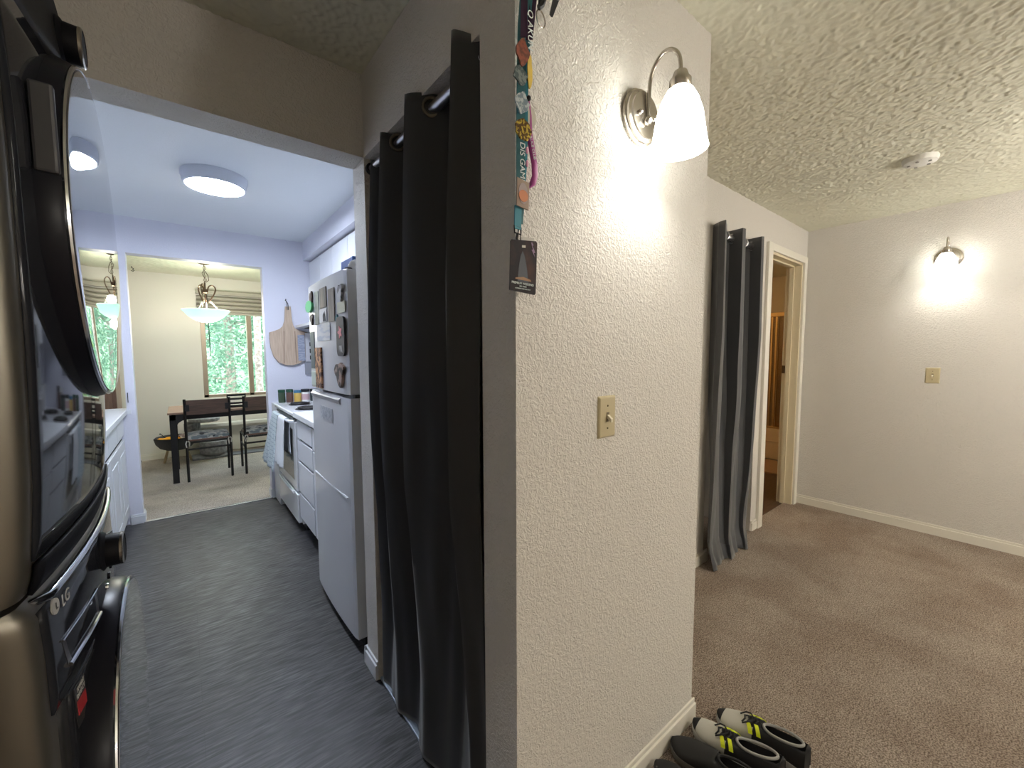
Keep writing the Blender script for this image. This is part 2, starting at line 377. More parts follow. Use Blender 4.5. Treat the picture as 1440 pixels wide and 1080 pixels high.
# ------------------------------------------------------------------ curtains
def curtain(name, label, path, ztop, mats, rodfn, cat='curtain', puddle=0, bottom=None, seed=0, grom=()):
    """path: list of (along, depth) plan points at the top, mapped by rodfn(along, depth, z)"""
    t = thing(name, label, cat, rodfn(path[0][0], path[0][1], 0))
    P = []
    for i in range(len(path)-1):
        a, b = path[i], path[i+1]
        for k in range(14):
            s = k/14; e = s*s*(3-2*s)*.55+s*.45
            P.append((a[0]+(b[0]-a[0])*s, a[1]+(b[1]-a[1])*e))
    P.append(path[-1]); n = len(P)-1
    bm = new_bm(); nv = 70
    def fn(u, v):
        i = min(int(round(u*n)), n); al, dp = P[i]
        z = ztop*(1-v)
        if bottom: al, dp = bottom(al, dp, v)
        w = .5-.5*math.cos(PI*min(1, v*1.2))
        dp += w*(.022*noise.noise(Vector((al*7, v*2.2, seed)))+.010*noise.noise(Vector((al*22, v*5, seed+3))))
        al += w*.022*noise.noise(Vector((al*6, v*2.7, seed+9)))
        if puddle and v > .93:
            q = (v-.93)/.07; dp += -puddle*q*(.6+.9*abs(noise.noise(Vector((al*9, 1.3, seed))))); z = max(.010, ztop*.07*(1-q)*(.9+.3*noise.noise(Vector((al*14, q*3, 5))))+.010)
        else: z = max(z, .012)
        if v < .02: z += .012*noise.noise(Vector((al*9, 0, seed)))
        return rodfn(al, dp, z)
    grid(bm, fn, n, nv)
    o = obj('panel', bm, mats, t, True); shell(o, .0025)
    return t, o
def rf1(a, d, z): return (d, a, z)
def bot1(al, dp, v):
    k = math.sin(PI*min(1, v*1.15))*.030 if v < .87 else 0.0
    d = dp-k
    if v > .55: q = (v-.55)/.45; d = d*(1-q*.75)+.592*q*.75
    return al, d
p1 = [(.858,.612),(.928,.558),(1.03,.675),(1.205,.560),(1.32,.675),(1.43,.572),(1.53,.665),(1.60,.60),(1.632,.65)]
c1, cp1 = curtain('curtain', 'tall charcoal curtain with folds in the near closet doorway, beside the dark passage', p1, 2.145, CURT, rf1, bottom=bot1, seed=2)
# shape the top edge: panels stand up past the rod
for v in cp1.data.vertices:
    if v.co.z > 2.02:
        q = (v.co.z-2.02)/.125; v.co.z += q*(.032*(1-min(1, abs(v.co.x-.56)/.07))-.012) - q*.045*(v.co.y-.9)
def ringm(c, ax, R, r):
    bm = new_bm(); c = Vector(c); ax = Vector(ax).normalized(); u = ax.cross(Vector((0,0,1))).normalized(); w = ax.cross(u)
    tube(bm, [c+u*R*math.cos(2*PI*k/20)+w*R*math.sin(2*PI*k/20) for k in range(20)], r, 8, closed=True); return bm
GRM = mat('antique_grommet', (.16,.14,.11), .35, metal=.9)
for (y, x, ax) in ((.975,.607,(-.75,.66,0)),(1.125,.607,(-.55,-.83,0)),(1.262,.607,(-.70,.71,0)),(1.377,.612,(-.62,-.78,0)),(1.475,.612,(-.70,.71,0))):
    obj('grommet', ringm((x, y, 2.095), ax, .026, .005), GRM, c1, True)
t = thing('curtain_rod', 'silver tension rod carrying the tall near curtain', 'curtain rod', (.615, 1.25, 2.095))
bm = new_bm(); tube(bm, [(.615, YJ+.012, 2.095), (.615, 1.30, 2.095)], .0165, 16); tube(bm, [(.615, 1.28, 2.095), (.615, YK-.012, 2.095)], .0135, 16); obj('tube', bm, ROD, t, True)
for y in (YJ+.0005, YK-.0125): 
    bm = new_bm(); lathe(bm, [(.022, y), (.022, y+.012)], (.615, 0, 2.095), 'y', 20); obj('end_cap', bm, RUBBER, t, True)
# far curtain
def rf2(a, d, z): return (a, d, z)
def bot2(al, dp, v):
    sh = max(0, (v-.45)/.55); dp = dp+(1.225-dp)*(.72*max(0, (v-.30)/.70))
    return al - .13*sh**1.5*max(0, (al-2.66)/.5) - .03*v*max(0, (2.74-al)/.15), dp - .02*v
p2 = [(2.640,1.285),(2.59,1.215),(2.575,1.17),(2.66,1.20),(2.79,1.30),(2.835,1.26),(2.825,1.175),(2.86,1.172),(2.99,1.24),(3.10,1.30),(3.135,1.25),(3.125,1.175),(3.15,1.17),(3.23,1.22),(3.26,1.27)]
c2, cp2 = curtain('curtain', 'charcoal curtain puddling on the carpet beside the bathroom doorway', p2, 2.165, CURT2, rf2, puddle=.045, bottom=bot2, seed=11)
for (x, y, ax) in ((2.835,1.24,(.97,.2,0)),(3.136,1.24,(.97,.2,0)),(2.715,1.24,(.8,.6,0)),(2.99,1.24,(.8,.6,0))):
    obj('grommet', ringm((x, y, 2.115), ax, .028, .006), ROD, c2, True)
t = thing('curtain_rod', 'shiny tension rod carrying the far curtain by the bathroom', 'curtain rod', (2.99, 1.235, 2.115))
bm = new_bm(); tube(bm, [(2.632, 1.285, 2.115), (2.66,1.262,2.115), (2.70,1.24,2.115), (3.28, 1.24, 2.115), (3.33,1.262,2.115), (3.352, 1.285, 2.115)], .017, 16); obj('tube', bm, ROD, t, True)
# ------------------------------------------------------------------ sconces
def sconce(label, base, out, lbl_group=None):
    """base: wall point of the plate centre, out: unit vector away from the wall"""
    o_ = Vector(out); b = Vector(base); side = Vector((0,0,1)).cross(o_)
    def W(s, d, z): return b + side*s + o_*d + Vector((0,0,z))
    t = thing('wall_sconce', label, 'wall lamp', b)
    bm = new_bm()
    prof = [(0,.072),(.010,.074),(.012,.068),(.020,.068),(.023,.060),(.028,.059),(.030,.001)]
    rings = [[bm.verts.new(W(r*math.cos(2*PI*k/40), d, r*1.0*math.sin(2*PI*k/40))) for k in range(40)] for d, r in prof]
    for A, B_ in zip(rings, rings[1:]):
        for k in range(40): bm.faces.new((A[k], A[(k+1)%40], B_[(k+1)%40], B_[k]))
    bm.faces.new(rings[0])
    obj('back_plate', bm, NICKEL, t, True)
    for s in (-.032, .032):
        bm = new_bm(); bmesh.ops.create_uvsphere(bm, u_segments=12, v_segments=8, radius=.007, matrix=Matrix.Translation(W(s, .033, -.004))); obj('screw_cap', bm, NICKEL, t, True)
    bm = new_bm(); bmesh.ops.create_uvsphere(bm, u_segments=16, v_segments=10, radius=.012, matrix=Matrix.Translation(W(0, .036, -.018)))
    tube(bm, smooth([W(0,.036,-.016), W(0,.036,.05), W(0,.040,.090), W(0,.054,.120), W(0,.078,.136), W(0,.102,.130), W(0,.120,.108), W(0,.126,.080), W(0,.126,.055)]), .0052, 12)
    obj('gooseneck_arm', bm, NICKEL, t, True)
    c = W(0, .126, 0)
    bm = new_bm(); lathe(bm, [(.004,.066),(.016,.063),(.020,.052),(.020,.044),(.027,.042),(.027,.024),(.024,.020),(.004,.020)], c, 'z', 32); obj('socket_cup', bm, NICKEL, t, True)
    bm = new_bm(); pr = [(.024,.022),(.033,.014),(.046,-.010),(.056,-.042),(.062,-.080),(.067,-.112),(.071,-.128)]
    lathe(bm, pr+[(r-.003, z) for r, z in pr[::-1]], c, 'z', 48, cap=False)
    obj('shade', bm, SHADE, t, True)['label'] = 'frosted white bell glass shade'
    bm = new_bm(); bmesh.ops.create_uvsphere(bm, u_segments=16, v_segments=12, radius=.024, matrix=Matrix.Translation(c+Vector((0,0,-.045))))
    obj('bulb', bm, BULB, t, True)
    return t, c
SHADE = frosted('opal_glass_lit', (.85,.86,.84), 3.2, (1.0,.98,.92))
BULB = emis('bulb_glow', (1.0,.93,.80), 60)
s1, sc1 = sconce('brushed nickel wall sconce with frosted bell shade above the near light switch', (1.03, YP, 2.03), (0,-1,0))
s2, sc2 = sconce('small lit nickel wall sconce on the far right wall', (XC, .395, 2.05), (-1,0,0))
# ------------------------------------------------------------------ wall switches
def switch(label, c, out, w=.076, h=.118, col=None):
    o_ = Vector(out); s = Vector((0,0,1)).cross(o_); c = Vector(c)
    t = thing('light_switch', label, 'light switch', c)
    def W(a, d, z): return c+s*a+o_*d+Vector((0,0,z))
    bm = new_bm(); w2, h2 = w/2, h/2
    A = [bm.verts.new(W(a*w2, 0, b*h2)) for a, b in ((-1,-1),(1,-1),(1,1),(-1,1))]
    B_ = [bm.verts.new(W(a*(w2-.006), .006, b*(h2-.006))) for a, b in ((-1,-1),(1,-1),(1,1),(-1,1))]
    bm.faces.new(B_); bm.faces.new(A[::-1])
    for i in range(4): bm.faces.new((A[i], A[(i+1)%4], B_[(i+1)%4], B_[i]))
    bmesh.ops.bevel(bm, geom=bm.edges[:], offset=.0012, segments=2, affect='EDGES')
    obj('cover_plate', bm, ALMOND, t)
    bm = new_bm(); prism(bm, [W(-.005,.0055,-.013), W(.005,.0055,-.013), W(.005,.0055,.013), W(-.005,.0055,.013)], o_*.002); obj('toggle_slot', bm, mat('slot_brown', (.16,.12,.07), .6), t)
    bm = new_bm(); prism(bm, [W(-.0042,.005,-.002), W(.0042,.005,-.002), W(.0042,.005,.008), W(-.0042,.005,.008)], o_*.016+Vector((0,0,-.012)), .001); obj('toggle', bm, ALMONDL, t)
    for z in (.031, -.031):
        bm = new_bm(); bmesh.ops.create_uvsphere(bm, u_segments=10, v_segments=6, radius=.003, matrix=Matrix.Translation(W(0,.0055,z))); obj('screw', bm, mat('screw_dark', (.20,.16,.09), .4, metal=.5), t)
    return t
switch('almond toggle light switch on the near textured wall below the big sconce', (.909, YP, 1.203), (0,-1,0))
switch('small almond light switch on the far right wall below the small sconce', (XC, .433, 1.203), (-1,0,0), .08, .118)
# ------------------------------------------------------------------ smoke detector
t = thing('smoke_detector', 'round white smoke detector on the popcorn ceiling', 'smoke detector', (3.216, .426, H))
bm = new_bm(); lathe(bm, [(.076,H),(.076,H-.012),(.070,H-.028),(.050,H-.034),(.001,H-.035)], (3.216,.426,0), 'z', 40); obj('housing', bm, mat('white_plastic', (.72,.71,.66), .4), t, True)
for a in range(5):
    q = a*1.256+.5; bm = new_bm(); lathe(bm, [(.0075, H-.0375),(.0075,H-.0325)], (3.216+.045*math.cos(q), .426+.045*math.sin(q), 0), 'z', 10); obj('vent_slot', bm, mat('vent_grey', (.28,.27,.25), .6), t)
# ------------------------------------------------------------------ kitchen ceiling light
LX, LY = .215, 3.155
t = thing('ceiling_light', 'round flush LED light glowing on the kitchen ceiling', 'ceiling light', (LX, LY, HK))
bm = new_bm(); lathe(bm, [(.17,HK),(.17,HK-.022),(.165,HK-.030),(.160,HK-.062),(.150,HK-.068),(.146,HK-.060)], (LX,LY,0), 'z', 56, cap=False); obj('rim', bm, mat('rim_white', (.62,.66,.74), .4), t, True)
bm = new_bm(); lathe(bm, [(.148,HK-.060),(.14,HK-.068),(.10,HK-.070),(.001,HK-.071)], (LX,LY,0), 'z', 48); LEDO = obj('diffuser', bm, emis('led_diffuser', (.80,.87,1.0), 92), t, True)
# ------------------------------------------------------------------ laundry tower
YT = 1.17
def front_x(dy, x0): return x0 + .027*(1-(dy/.37)**2)
def plan(x0, half=.37, r=.035, back=-.93, n=24):
    P = []
    ys = [-half+r+(2*half-2*r)*k/n for k in range(n+1)]
    for k in range(7):
        a = PI/2*k/6; P.append((front_x(half-r, x0)-r+r*math.sin(a), -(half-r)-r*math.cos(a)))
    for y in ys[1:-1]: P.append((front_x(y, x0), y))
    for k in range(7):
        a = PI/2*k/6; P.append((front_x(half-r, x0)-r+r*math.cos(a), (half-r)+r*math.sin(a)))
    P += [(back, half), (back, -half)]
    return P
def loft(bm, secs):
    R = []
    for z, P in secs: R.append([bm.verts.new((x, YT+y, z)) for x, y in P])
    for A, B_ in zip(R, R[1:]):
        n = len(A)
        for k in range(n): bm.faces.new((A[k], A[(k+1)%n], B_[(k+1)%n], B_[k]))
    bm.faces.new(R[0][::-1]); bm.faces.new(R[-1])
def interp(T, z):
    for (a, va), (b, vb) in zip(T, T[1:]):
        if z <= b: 
            s = (z-a)/(b-a); s = max(0, s); return va+(vb-va)*s
    return T[-1][1]
PD = [(1.05,-.012),(1.075,-.004),(1.2,.005),(1.4,.010),(1.7,.010),(1.80,.007),(1.90,.002),(2.0,-.005),(2.07,-.013),(2.085,-.028)]
PW = [(.02,-.01),(.06,0),(.2,.003),(.85,.003),(.95,.002),(1.015,-.001),(1.03,-.006),(1.040,-.016)]
XT = -.176
def mk_body(zs, T, name, t):
    bm = new_bm(); loft(bm, [(z, plan(XT+interp(T, z))) for z in zs]); return obj(name, bm, APPL, t, True)
def mk_face(z0, z1, T, name, t, m, half=.334, off=.003, nz=24, ny=30, mt=None):
    if half is None: half = .305
    bm = new_bm()
    grid(bm, lambda u, v: (front_x(-half+2*half*u, XT)+interp(T, z0+(z1-z0)*v)+off, YT-half+2*half*u, z0+(z1-z0)*v), ny, nz)
    o = obj(name, bm, m, t, True); shell(o, .006, 1 if False else -1); return o
dryer = thing('clothes_dryer', 'glossy dark clothes dryer stacked on top, large round mirrored door', 'dryer', (-.55, YT, 1.05))
mk_body([1.05,1.07,1.1,1.2,1.35,1.5,1.65,1.75,1.82,1.88,1.94,2.0,2.04,2.07,2.085], PD, 'cabinet', dryer)
mk_face(1.096, 1.868, PD, 'front_panel', dryer, APPG)
mk_face(1.870, 2.070, PD, 'control_panel', dryer, APPT, nz=10)
mk_face(1.051, 1.092, PD, 'lower_trim', dryer, mat('trim_black', (.006,.006,.008), .6, spec=.05), nz=4, off=.002)
washer = thing('washing_machine', 'dark graphite front load washing machine under the dryer, with LG badge', 'washing machine', (-.55, YT, 0))
mk_body([.02,.05,.1,.3,.5,.7,.85,.95,1.0,1.015,1.03,1.040], PW, 'cabinet', washer)
mk_face(.868, 1.022, PW, 'control_panel', washer, APPG, nz=8)
mk_face(.10, .862, PW, 'front_panel', washer, APPG, half=.283)
mk_face(.10, .862, PW, 'side_gasket', washer, RUBBER, half=.318, off=.0005)
bm = new_bm(); pts = [(front_x(-.325+.65*k/30, XT)+.001-(.02 if k in (0,30) else 0), YT-.325+.65*k/30, 1.031) for k in range(31)]; tube(bm, pts, .0065, 10); obj('chrome_trim', bm, CHROME, washer, True)['label'] = 'chrome strip along the top edge'
# foot gap seam
bm = new_bm(); loft(bm, [(1.040, plan(XT-.03)), (1.05, plan(XT-.03))]); obj('stacking_gasket', bm, RUBBER, washer)
for y in (.86, 1.48):
    for x in (-.30, -.85):
        bm = new_bm(); lathe(bm, [(.025,0),(.025,.022)], (x,y,0), 'z', 16); obj('foot', bm, RUBBER, washer)
def round_door(parent, yc, zc, R, xb, xf, lens_tilt=0, glass=MIRR):
    bm = new_bm()
    lathe(bm, [(R*1.02, xb), (R*1.02, xb+.015), (R*1.0, xf-.012), (R*.985, xf-.004), (R*.975, xf-.001), (R*.955, xf-.001), (R*.95, xf-.010),(.001, xf-.012)], (0,yc,zc), 'x', 96)
    d = obj('door', bm, DOORB, parent, True)
    bm = new_bm(); tube(bm, [(xf-.0045, yc+R*.982*math.cos(2*PI*k/96), zc+R*.982*math.sin(2*PI*k/96)) for k in range(96)], .0042, 8, closed=True)
    obj('door_ring', bm, CHROME, d, True)
    bm = new_bm(); lathe(bm, [(R*.972, xf-.004), (R*.970, xf), (R*.90, xf+.0012), (R*.6, xf+.0018), (.001, xf+.002)], (0,yc,zc), 'x', 96)
    obj('door_glass', bm, glass, d, True)['label'] = 'tinted mirror glass disc'
    return d
dd = round_door(dryer, 1.212, 1.607, .312, -.165, -.1165)
bm = new_bm(); box(bm, -.150, -.124, .893, .907, 1.64, 1.765, .004); obj('door_handle', bm, mat('handle_grey', (.05,.05,.055), .4), dd)
dw = round_door(washer, 1.17, .588, .300, -.165, -.112)
def knob(parent, y, z, xa, xb, r=.036):
    bm = new_bm(); lathe(bm, [(r*1.22, xa-.012), (r*1.22, xa+.002), (r*1.1, xa+.006), (r, xa+.008), (r*.97, xb-.004), (r*.92, xb), (.001, xb)], (0,y,z), 'x', 40)
    k = obj('knob', bm, mat('knob_black', (.006,.006,.008), .5, spec=.15), parent, True)
    bm = new_bm(); lathe(bm, [(r*.99, xb-.005), (r*.99, xb-.001), (r*.90, xb+.001), (r*.86, xb+.001)], (0,y,z), 'x', 40, cap=False); obj('knob_rim', bm, NICKEL, k, True)
knob(dryer, YT+.005, 1.968, -.150, -.117, .035)
knob(washer, YT, .974, -.147, -.113, .033)
# washer drawer pocket, logo, sticker, buttons
def wx(y, z, off=.004): return front_x(y-YT, XT)+interp(PW, z)+off
bm = new_bm()
P = [(.882,.950),(.897,.902),(1.078,.888),(1.071,.939)]
prism(bm, [(wx(y,z,.0035), y, z) for y, z in P], (-.004,0,0)); obj('drawer_pocket', bm, mat('pocket_dark', (.03,.028,.026), .3), washer)
bm = new_bm(); tube(bm, [(wx(y,z,.005), y, z) for y, z in ((.897,.902),(.98,.896),(1.078,.888))], .0035, 8); obj('drawer_handle', bm, CHROME, washer, True)
bm = new_bm(); tube(bm, [(wx(y,z,.004), y, z) for y, z in ((.882,.950),(.97,.945),(1.071,.939))], .0018, 6); obj('drawer_edge', bm, CHROME, washer, True)
bm = new_bm(); tube(bm, [(wx(y,z,.003), y, z) for y, z in ((.87,.866),(.905,.861),(1.0,.853),(1.13,.842),(1.3,.84))], .0015, 6); obj('panel_seam', bm, DARK, washer, True)
GREYL = mat('badge_grey', (.42,.42,.40), .5)
bm = new_bm(); prism(bm, [(wx(.878+.0125*math.cos(q),1.008+.0115*math.sin(q),.0045), .878+.0125*math.cos(q), 1.008+.0115*math.sin(q)) for q in [2*PI*k/32 for k in range(32)]], (-.002,0,0)); lg = obj('badge', bm, GREYL, washer)
text('badge_letters', 'LG', .027, GREYL, washer, frame((wx(.915,1.0,.0045), .914, 1.003), (.1,1,0), (0,0,1), (1,-.1,0)))
text('badge_mark', 'L', .015, mat('badge_dark', (.06,.06,.06), .5), lg, frame((wx(.878,1.0,.005), .878, 1.008), (.12,1,0), (0,0,1), (1,-.12,0)))
def patch(name, P, off, m, par): 
    bm = new_bm(); prism(bm, [(wx(y, z, off), y, z) for y, z in P], (-.001,0,0)); return obj(name, bm, m, par)
ob = patch('energy_sticker', [(.908,.787),(.955,.783),(.950,.852),(.903,.856)], .0045, mat('sticker_black', (.02,.02,.02), .5), washer)
patch('sticker_red_patch', [(.912,.806),(.950,.802),(.948,.826),(.910,.830)], .0055, mat('sticker_red', (.35,.02,.025), .5), ob)
text('sticker_text', 'SMART\nDIRECT', .0105, GREYL, ob, frame((wx(.928,.8,.0052), .928, .842), (.1,1,0), (0,0,1), (1,-.1,0)))
for k, (y, z) in enumerate(((1.178,.894),(1.21,.905),(1.25,.912),(1.29,.915))):
    bm = new_bm(); lathe(bm, [(.008, wx(y,z,.002)), (.007, wx(y,z,.0055))], (0,y,z), 'x', 14); obj('button', bm, CHROME if k < 1 else DOORB, washer, True)

# ------------------------------------------------------------------ kitchen: right run
def cab_run(): pass
XCF = .655; XBW = 1.355
# drawer cabinets
rng = [(2.955, 3.405, [(.912,.755),(.748,.590),(.583,.345),(.338,.140)]), (2.58, 2.948, [(.912,.735),(.728,.140)])]
t = thing('base_cabinet', 'white four drawer base cabinet between stove and refrigerator', 'cabinet', (1.0, 3.18, 0))
obj('body', bx(XCF+.021, XBW, 2.955, 3.41, .13, .905), CAB, t); obj('gap_shade', bx(XCF+.0195, XCF+.0208, 2.96, 3.405, .135, .90), DARK, t); obj('toe_kick', bx(XCF+.08, XBW, 2.955, 3.41, 0, .13), DARK, t)  # dark sheet behind the drawer fronts paints the shade in their gaps
for (za, zb) in rng[0][2]:
    bm = new_bm(); box(bm, XCF, XCF+.019, 2.962, 3.403, zb, za-.012 if za < .9 else .885, .002); obj('drawer', bm, CAB, t)
t = thing('base_cabinet', 'white base cabinet edge showing right beside the refrigerator', 'cabinet', (1.0, 2.77, 0))
obj('body', bx(XCF+.02, XBW, 2.585, 2.95, .13, .905), CAB, t); obj('toe_kick', bx(XCF+.08, XBW, 2.585, 2.95, 0, .13), DARK, t)
obj('drawer', bx(XCF, XCF+.019, 2.59, 2.945, .742, .885, .002), CAB, t); obj('door', bx(XCF, XCF+.019, 2.59, 2.945, .14, .728, .002), CAB, t)
tag(obj('worktop', bx(.635, XBW, 2.585, 3.425, .906, .945, .004), mat('laminate_white', (.76,.78,.80), .3)), 'white laminate worktop beside the stove', 'worktop')
# stove
SY0, SY1, SX = 3.44, 4.20, .648
t = thing('stove', 'white electric range with black coil burners and oven window', 'stove', (1.0, 3.82, 0))
bm = new_bm(); box(bm, SX+.03, 1.34, SY0, SY1, .06, .905, .004); obj('body', bm, WHITE, t)
obj('cooktop', bx(SX-.012, 1.34, SY0-.004, SY1+.004, .905, .935, .010, 3), WHITE, t)
obj('control_panel', bx(1.24, 1.345, SY0, SY1, .935, 1.12, .01), WHITE, t)
bm = new_bm(); box(bm, SX, SX+.03, SY0+.004, SY1-.004, .325, .865, .006); od = obj('oven_door', bm, WHITE, t)
obj('oven_window', bx(SX-.003, SX+.001, SY0+.09, SY1-.05, .40, .80, .001), mat('oven_glass', (.20,.19,.165), .12, coat=.5), od)
bm = new_bm(); tube(bm, [(SX+.005, SY0+.05, .865), (SX-.028, SY0+.055, .868), (SX-.034, SY0+.10, .868), (SX-.034, SY1-.10, .868), (SX-.028, SY1-.055, .868), (SX+.005, SY1-.05, .865)], .0125, 12); obj('door_handle', bm, WHITE, od, True)
obj('vent_strip', bx(SX-.002, SX+.03, SY0+.03, SY1-.03, .878, .895), mat('vent_dark', (.10,.11,.10), .5), t)
bm = new_bm(); box(bm, SX, SX+.03, SY0+.004, SY1-.004, .075, .300, .006); dr = obj('storage_drawer', bm, WHITE, t)
bm = new_bm(); tube(bm, [(SX-.006, SY0+.10, .298), (SX-.012, SY0+.2, .300), (SX-.012, SY1-.2, .300), (SX-.006, SY1-.05, .298)], .010, 10); obj('drawer_handle', bm, WHITE, dr, True)
obj('toe_recess', bx(SX+.06, 1.3, SY0+.01, SY1-.01, 0, .06), DARK, t)
for k, (x, y, r) in enumerate(((.80,3.63,.095),(.80,4.00,.075),(1.08,3.63,.075),(1.08,4.00,.095))):
    bm = new_bm(); lathe(bm, [(r+.015,.935),(r+.012,.940),(r,.938),(.02,.934)], (x,y,0), 'z', 40); b_ = obj('drip_pan', bm, mat('pan_dark', (.06,.06,.065), .35, metal=.6), t, True)
    bm = new_bm(); pts = [(x+(.015+(r-.015)*q/60)*math.cos(q/60*8*PI), y+(.015+(r-.015)*q/60)*math.sin(q/60*8*PI), .948) for q in range(61)]; tube(bm, pts, .0075, 6); obj('coil_burner', bm, RUBBER, b_, True)
# filler ledge between stove and wall with jars
tag(obj('counter_ledge', bx(.650, XBW, SY1+.006, YN-.001, .0, .925, .004), CAB), 'narrow white counter end against the back wall beyond the stove', 'counter')
def jar(label, x, y, h, r, body, lid, band=None, z0=.925, lidr=1.02):
    t = thing('spice_jar', label, 'jar', (x, y, z0), 'jars lined up behind the stove')
    bm = new_bm(); lathe(bm, [(r*.92,z0),(r,z0+.006),(r,z0+h*.70),(r*.86,z0+h*.80)], (x,y,0), 'z', 20); obj('jar_body', bm, body, t, True)
    bm = new_bm(); lathe(bm, [(r*lidr,z0+h*.78),(r*lidr,z0+h*.985),(r*lidr*.9,z0+h)], (x,y,0), 'z', 20); obj('lid', bm, lid, t, True)
    if band:
        bm = new_bm(); lathe(bm, [(r*1.012,z0+h*.16),(r*1.012,z0+h*.62)], (x,y,0), 'z', 20); obj('paper_label', bm, band, t, True)
C = lambda n, c, r=.35: mat(n, c, r)
JG = C('herb_green', (.05,.08,.045)); JL = C('lid_green', (.015,.07,.04)); JBR = C('jar_brown', (.12,.06,.045)); JY = C('mustard_yellow', (.62,.42,.10)); JBL = C('lid_blue', (.05,.18,.30)); JW = C('label_white', (.75,.76,.74)); JK = C('lid_black', (.012,.014,.02)); JD = C('jar_dark', (.05,.07,.07)); JT = C('jar_taupe', (.30,.24,.20))
jar('spice jar with green herbs, leftmost of the jars behind the stove', .722, 4.36, .122, .030, JG, JL)
jar('spice jar of brown seasoning with green lid behind the stove', .785, 4.34, .124, .030, JBR, JL)
jar('yellow mustard jar with blue lid behind the stove', .850, 4.33, .112, .032, JY, JBL)
jar('jar with white label and dark lid behind the stove', .918, 4.33, .120, .037, JW, JK, C('label_pink', (.60,.42,.45)))
jar('wide dark jar with black lid behind the stove', 1.00, 4.33, .118, .040, JD, JK)
jar('tall taupe pepper bottle behind the stove', 1.055, 4.40, .165, .022, JT, JW)
jar('slim bottle with black cap, rightmost beside the refrigerator edge', 1.105, 4.41, .175, .020, JBR, JK)
# towels over oven handle
def towel(label, y0, y1, zf, zb, m, seed, flare=0):
    bm = new_bm(); xb = SX-.034
    def fn(u, v):
        y = y0+(y1-y0)*u; L_ = v
        if v < .35: s = v/.35; z = zb+(.868-zb)*s; x = xb+.016
        elif v < .45: a = (v-.35)/.10*PI; x = xb+.016*math.cos(a); z = .868+.016*math.sin(a)
        else:
            s = (v-.45)/.55; z = .868+(zf-.868)*s; x = xb-.016-.012*s
            y += flare*s*(u-.2)+.0; x += -.055*s*max(0, flare)*1.5
        k = (abs(v-.4)/.6)
        x += min(0, -.016*k*abs(math.sin(u*9+seed))-.006*k) if v > .45 else 0
        y += .012*noise.noise(Vector((u*3, v*4, seed)))
        return (x, y, z)
    grid(bm, fn, 30, 48); o = obj('dish_towel', bm, m, None, True); shell(o, .004, 1); tag(o, label, 'towel'); return o
def check_mat(name, c1, c2, s=42, th=.18):
    m = mat(name, c1, .9); N = m.node_tree.nodes; L = m.node_tree.links; b = N['Principled BSDF']; tc = [n for n in N if n.type == 'TEX_COORD'][0]
    sp = N.new('ShaderNodeSeparateXYZ'); L.new(tc.outputs['Object'], sp.inputs[0]); fac = None
    for ax in ('Y', 'Z'):
        a = N.new('ShaderNodeMath'); a.operation = 'MULTIPLY'; a.inputs[1].default_value = s; L.new(sp.outputs[ax], a.inputs[0])
        f = N.new('ShaderNodeMath'); f.operation = 'FRACT'; L.new(a.outputs[0], f.inputs[0])
        g = N.new('ShaderNodeMath'); g.operation = 'LESS_THAN'; g.inputs[1].default_value = th; L.new(f.outputs[0], g.inputs[0])
        if fac is None: fac = g
        else:
            q = N.new('ShaderNodeMath'); q.operation = 'MAXIMUM'; L.new(fac.outputs[0], q.inputs[0]); L.new(g.outputs[0], q.inputs[1]); fac = q
    mx = N.new('ShaderNodeMix'); mx.data_type = 'RGBA'; mx.inputs['A'].default_value = (*c1, 1); mx.inputs['B'].default_value = (*c2, 1)
    L.new(fac.outputs[0], mx.inputs['Factor']); L.new(mx.outputs['Result'], b.inputs['Base Color']); return m
towel('blue grey checked towel hanging on the oven handle, the farther one', 3.86, 4.10, .42, .55, check_mat('towel_check', (.55,.63,.66), (.32,.41,.47), 30), 1.0, .35)
towel('plain white towel hanging on the oven handle, the nearer one', 3.55, 3.80, .50, .6, mat('towel_white', (.70,.73,.76), .95, bump=(150,.4,.003,'noise')), 3.1, .05)
# range hood and upper cabinets
ys = [4.470, 4.06, 3.68, 3.27, 2.86, 2.45, 2.04, 1.80]
labs = ['farthest white upper cabinet door above the stove, at the back wall', 'second white upper cabinet from the back wall above the stove', 'third white upper cabinet from the back wall, behind the freezer edge', 'white upper cabinet behind the blue box on the refrigerator',
        'white upper cabinet directly above the refrigerator, farther half', 'white upper cabinet directly above the refrigerator, nearer half', 'narrow white upper cabinet next to the kitchen entrance']
for i in range(7):
    y1, y0 = ys[i], ys[i+1]; zb = 1.70 if i < 2 else (1.42 if i < 4 else 1.80)
    t = thing('upper_cabinet', labs[i], 'cabinet', (1.2, (y0+y1)/2, zb))
    obj('body', bx(1.045, 1.358, y0+.001, y1-.001, zb, 2.289), CAB, t)
    obj('door', bx(1.027, 1.043, y0+.004, y1-.004, zb+.004, 2.270, .002), CAB, t)
    obj('door_gap_shade', bx(1.0435, 1.0448, y0+.001, y1-.001, zb+.002, 2.285), DARK, t)  # dark panel behind the doors, painted shade for the slits between them
t = thing('range_hood', 'white slanted range hood over the stove', 'range hood', (1.15, 3.9, 1.63))
bm = new_bm(); prism(bm, [(.88,3.69,1.632),(1.355,3.69,1.632),(1.355,3.69,1.698),(1.04,3.69,1.698),(.88,3.69,1.655)], (0,.76,0), .003); obj('shell', bm, WHITE, t)
obj('filter', bx(.95, 1.3, 3.72, 4.40, 1.624, 1.631), mat('filter_dark', (.10,.09,.06), .5, metal=.5), t)
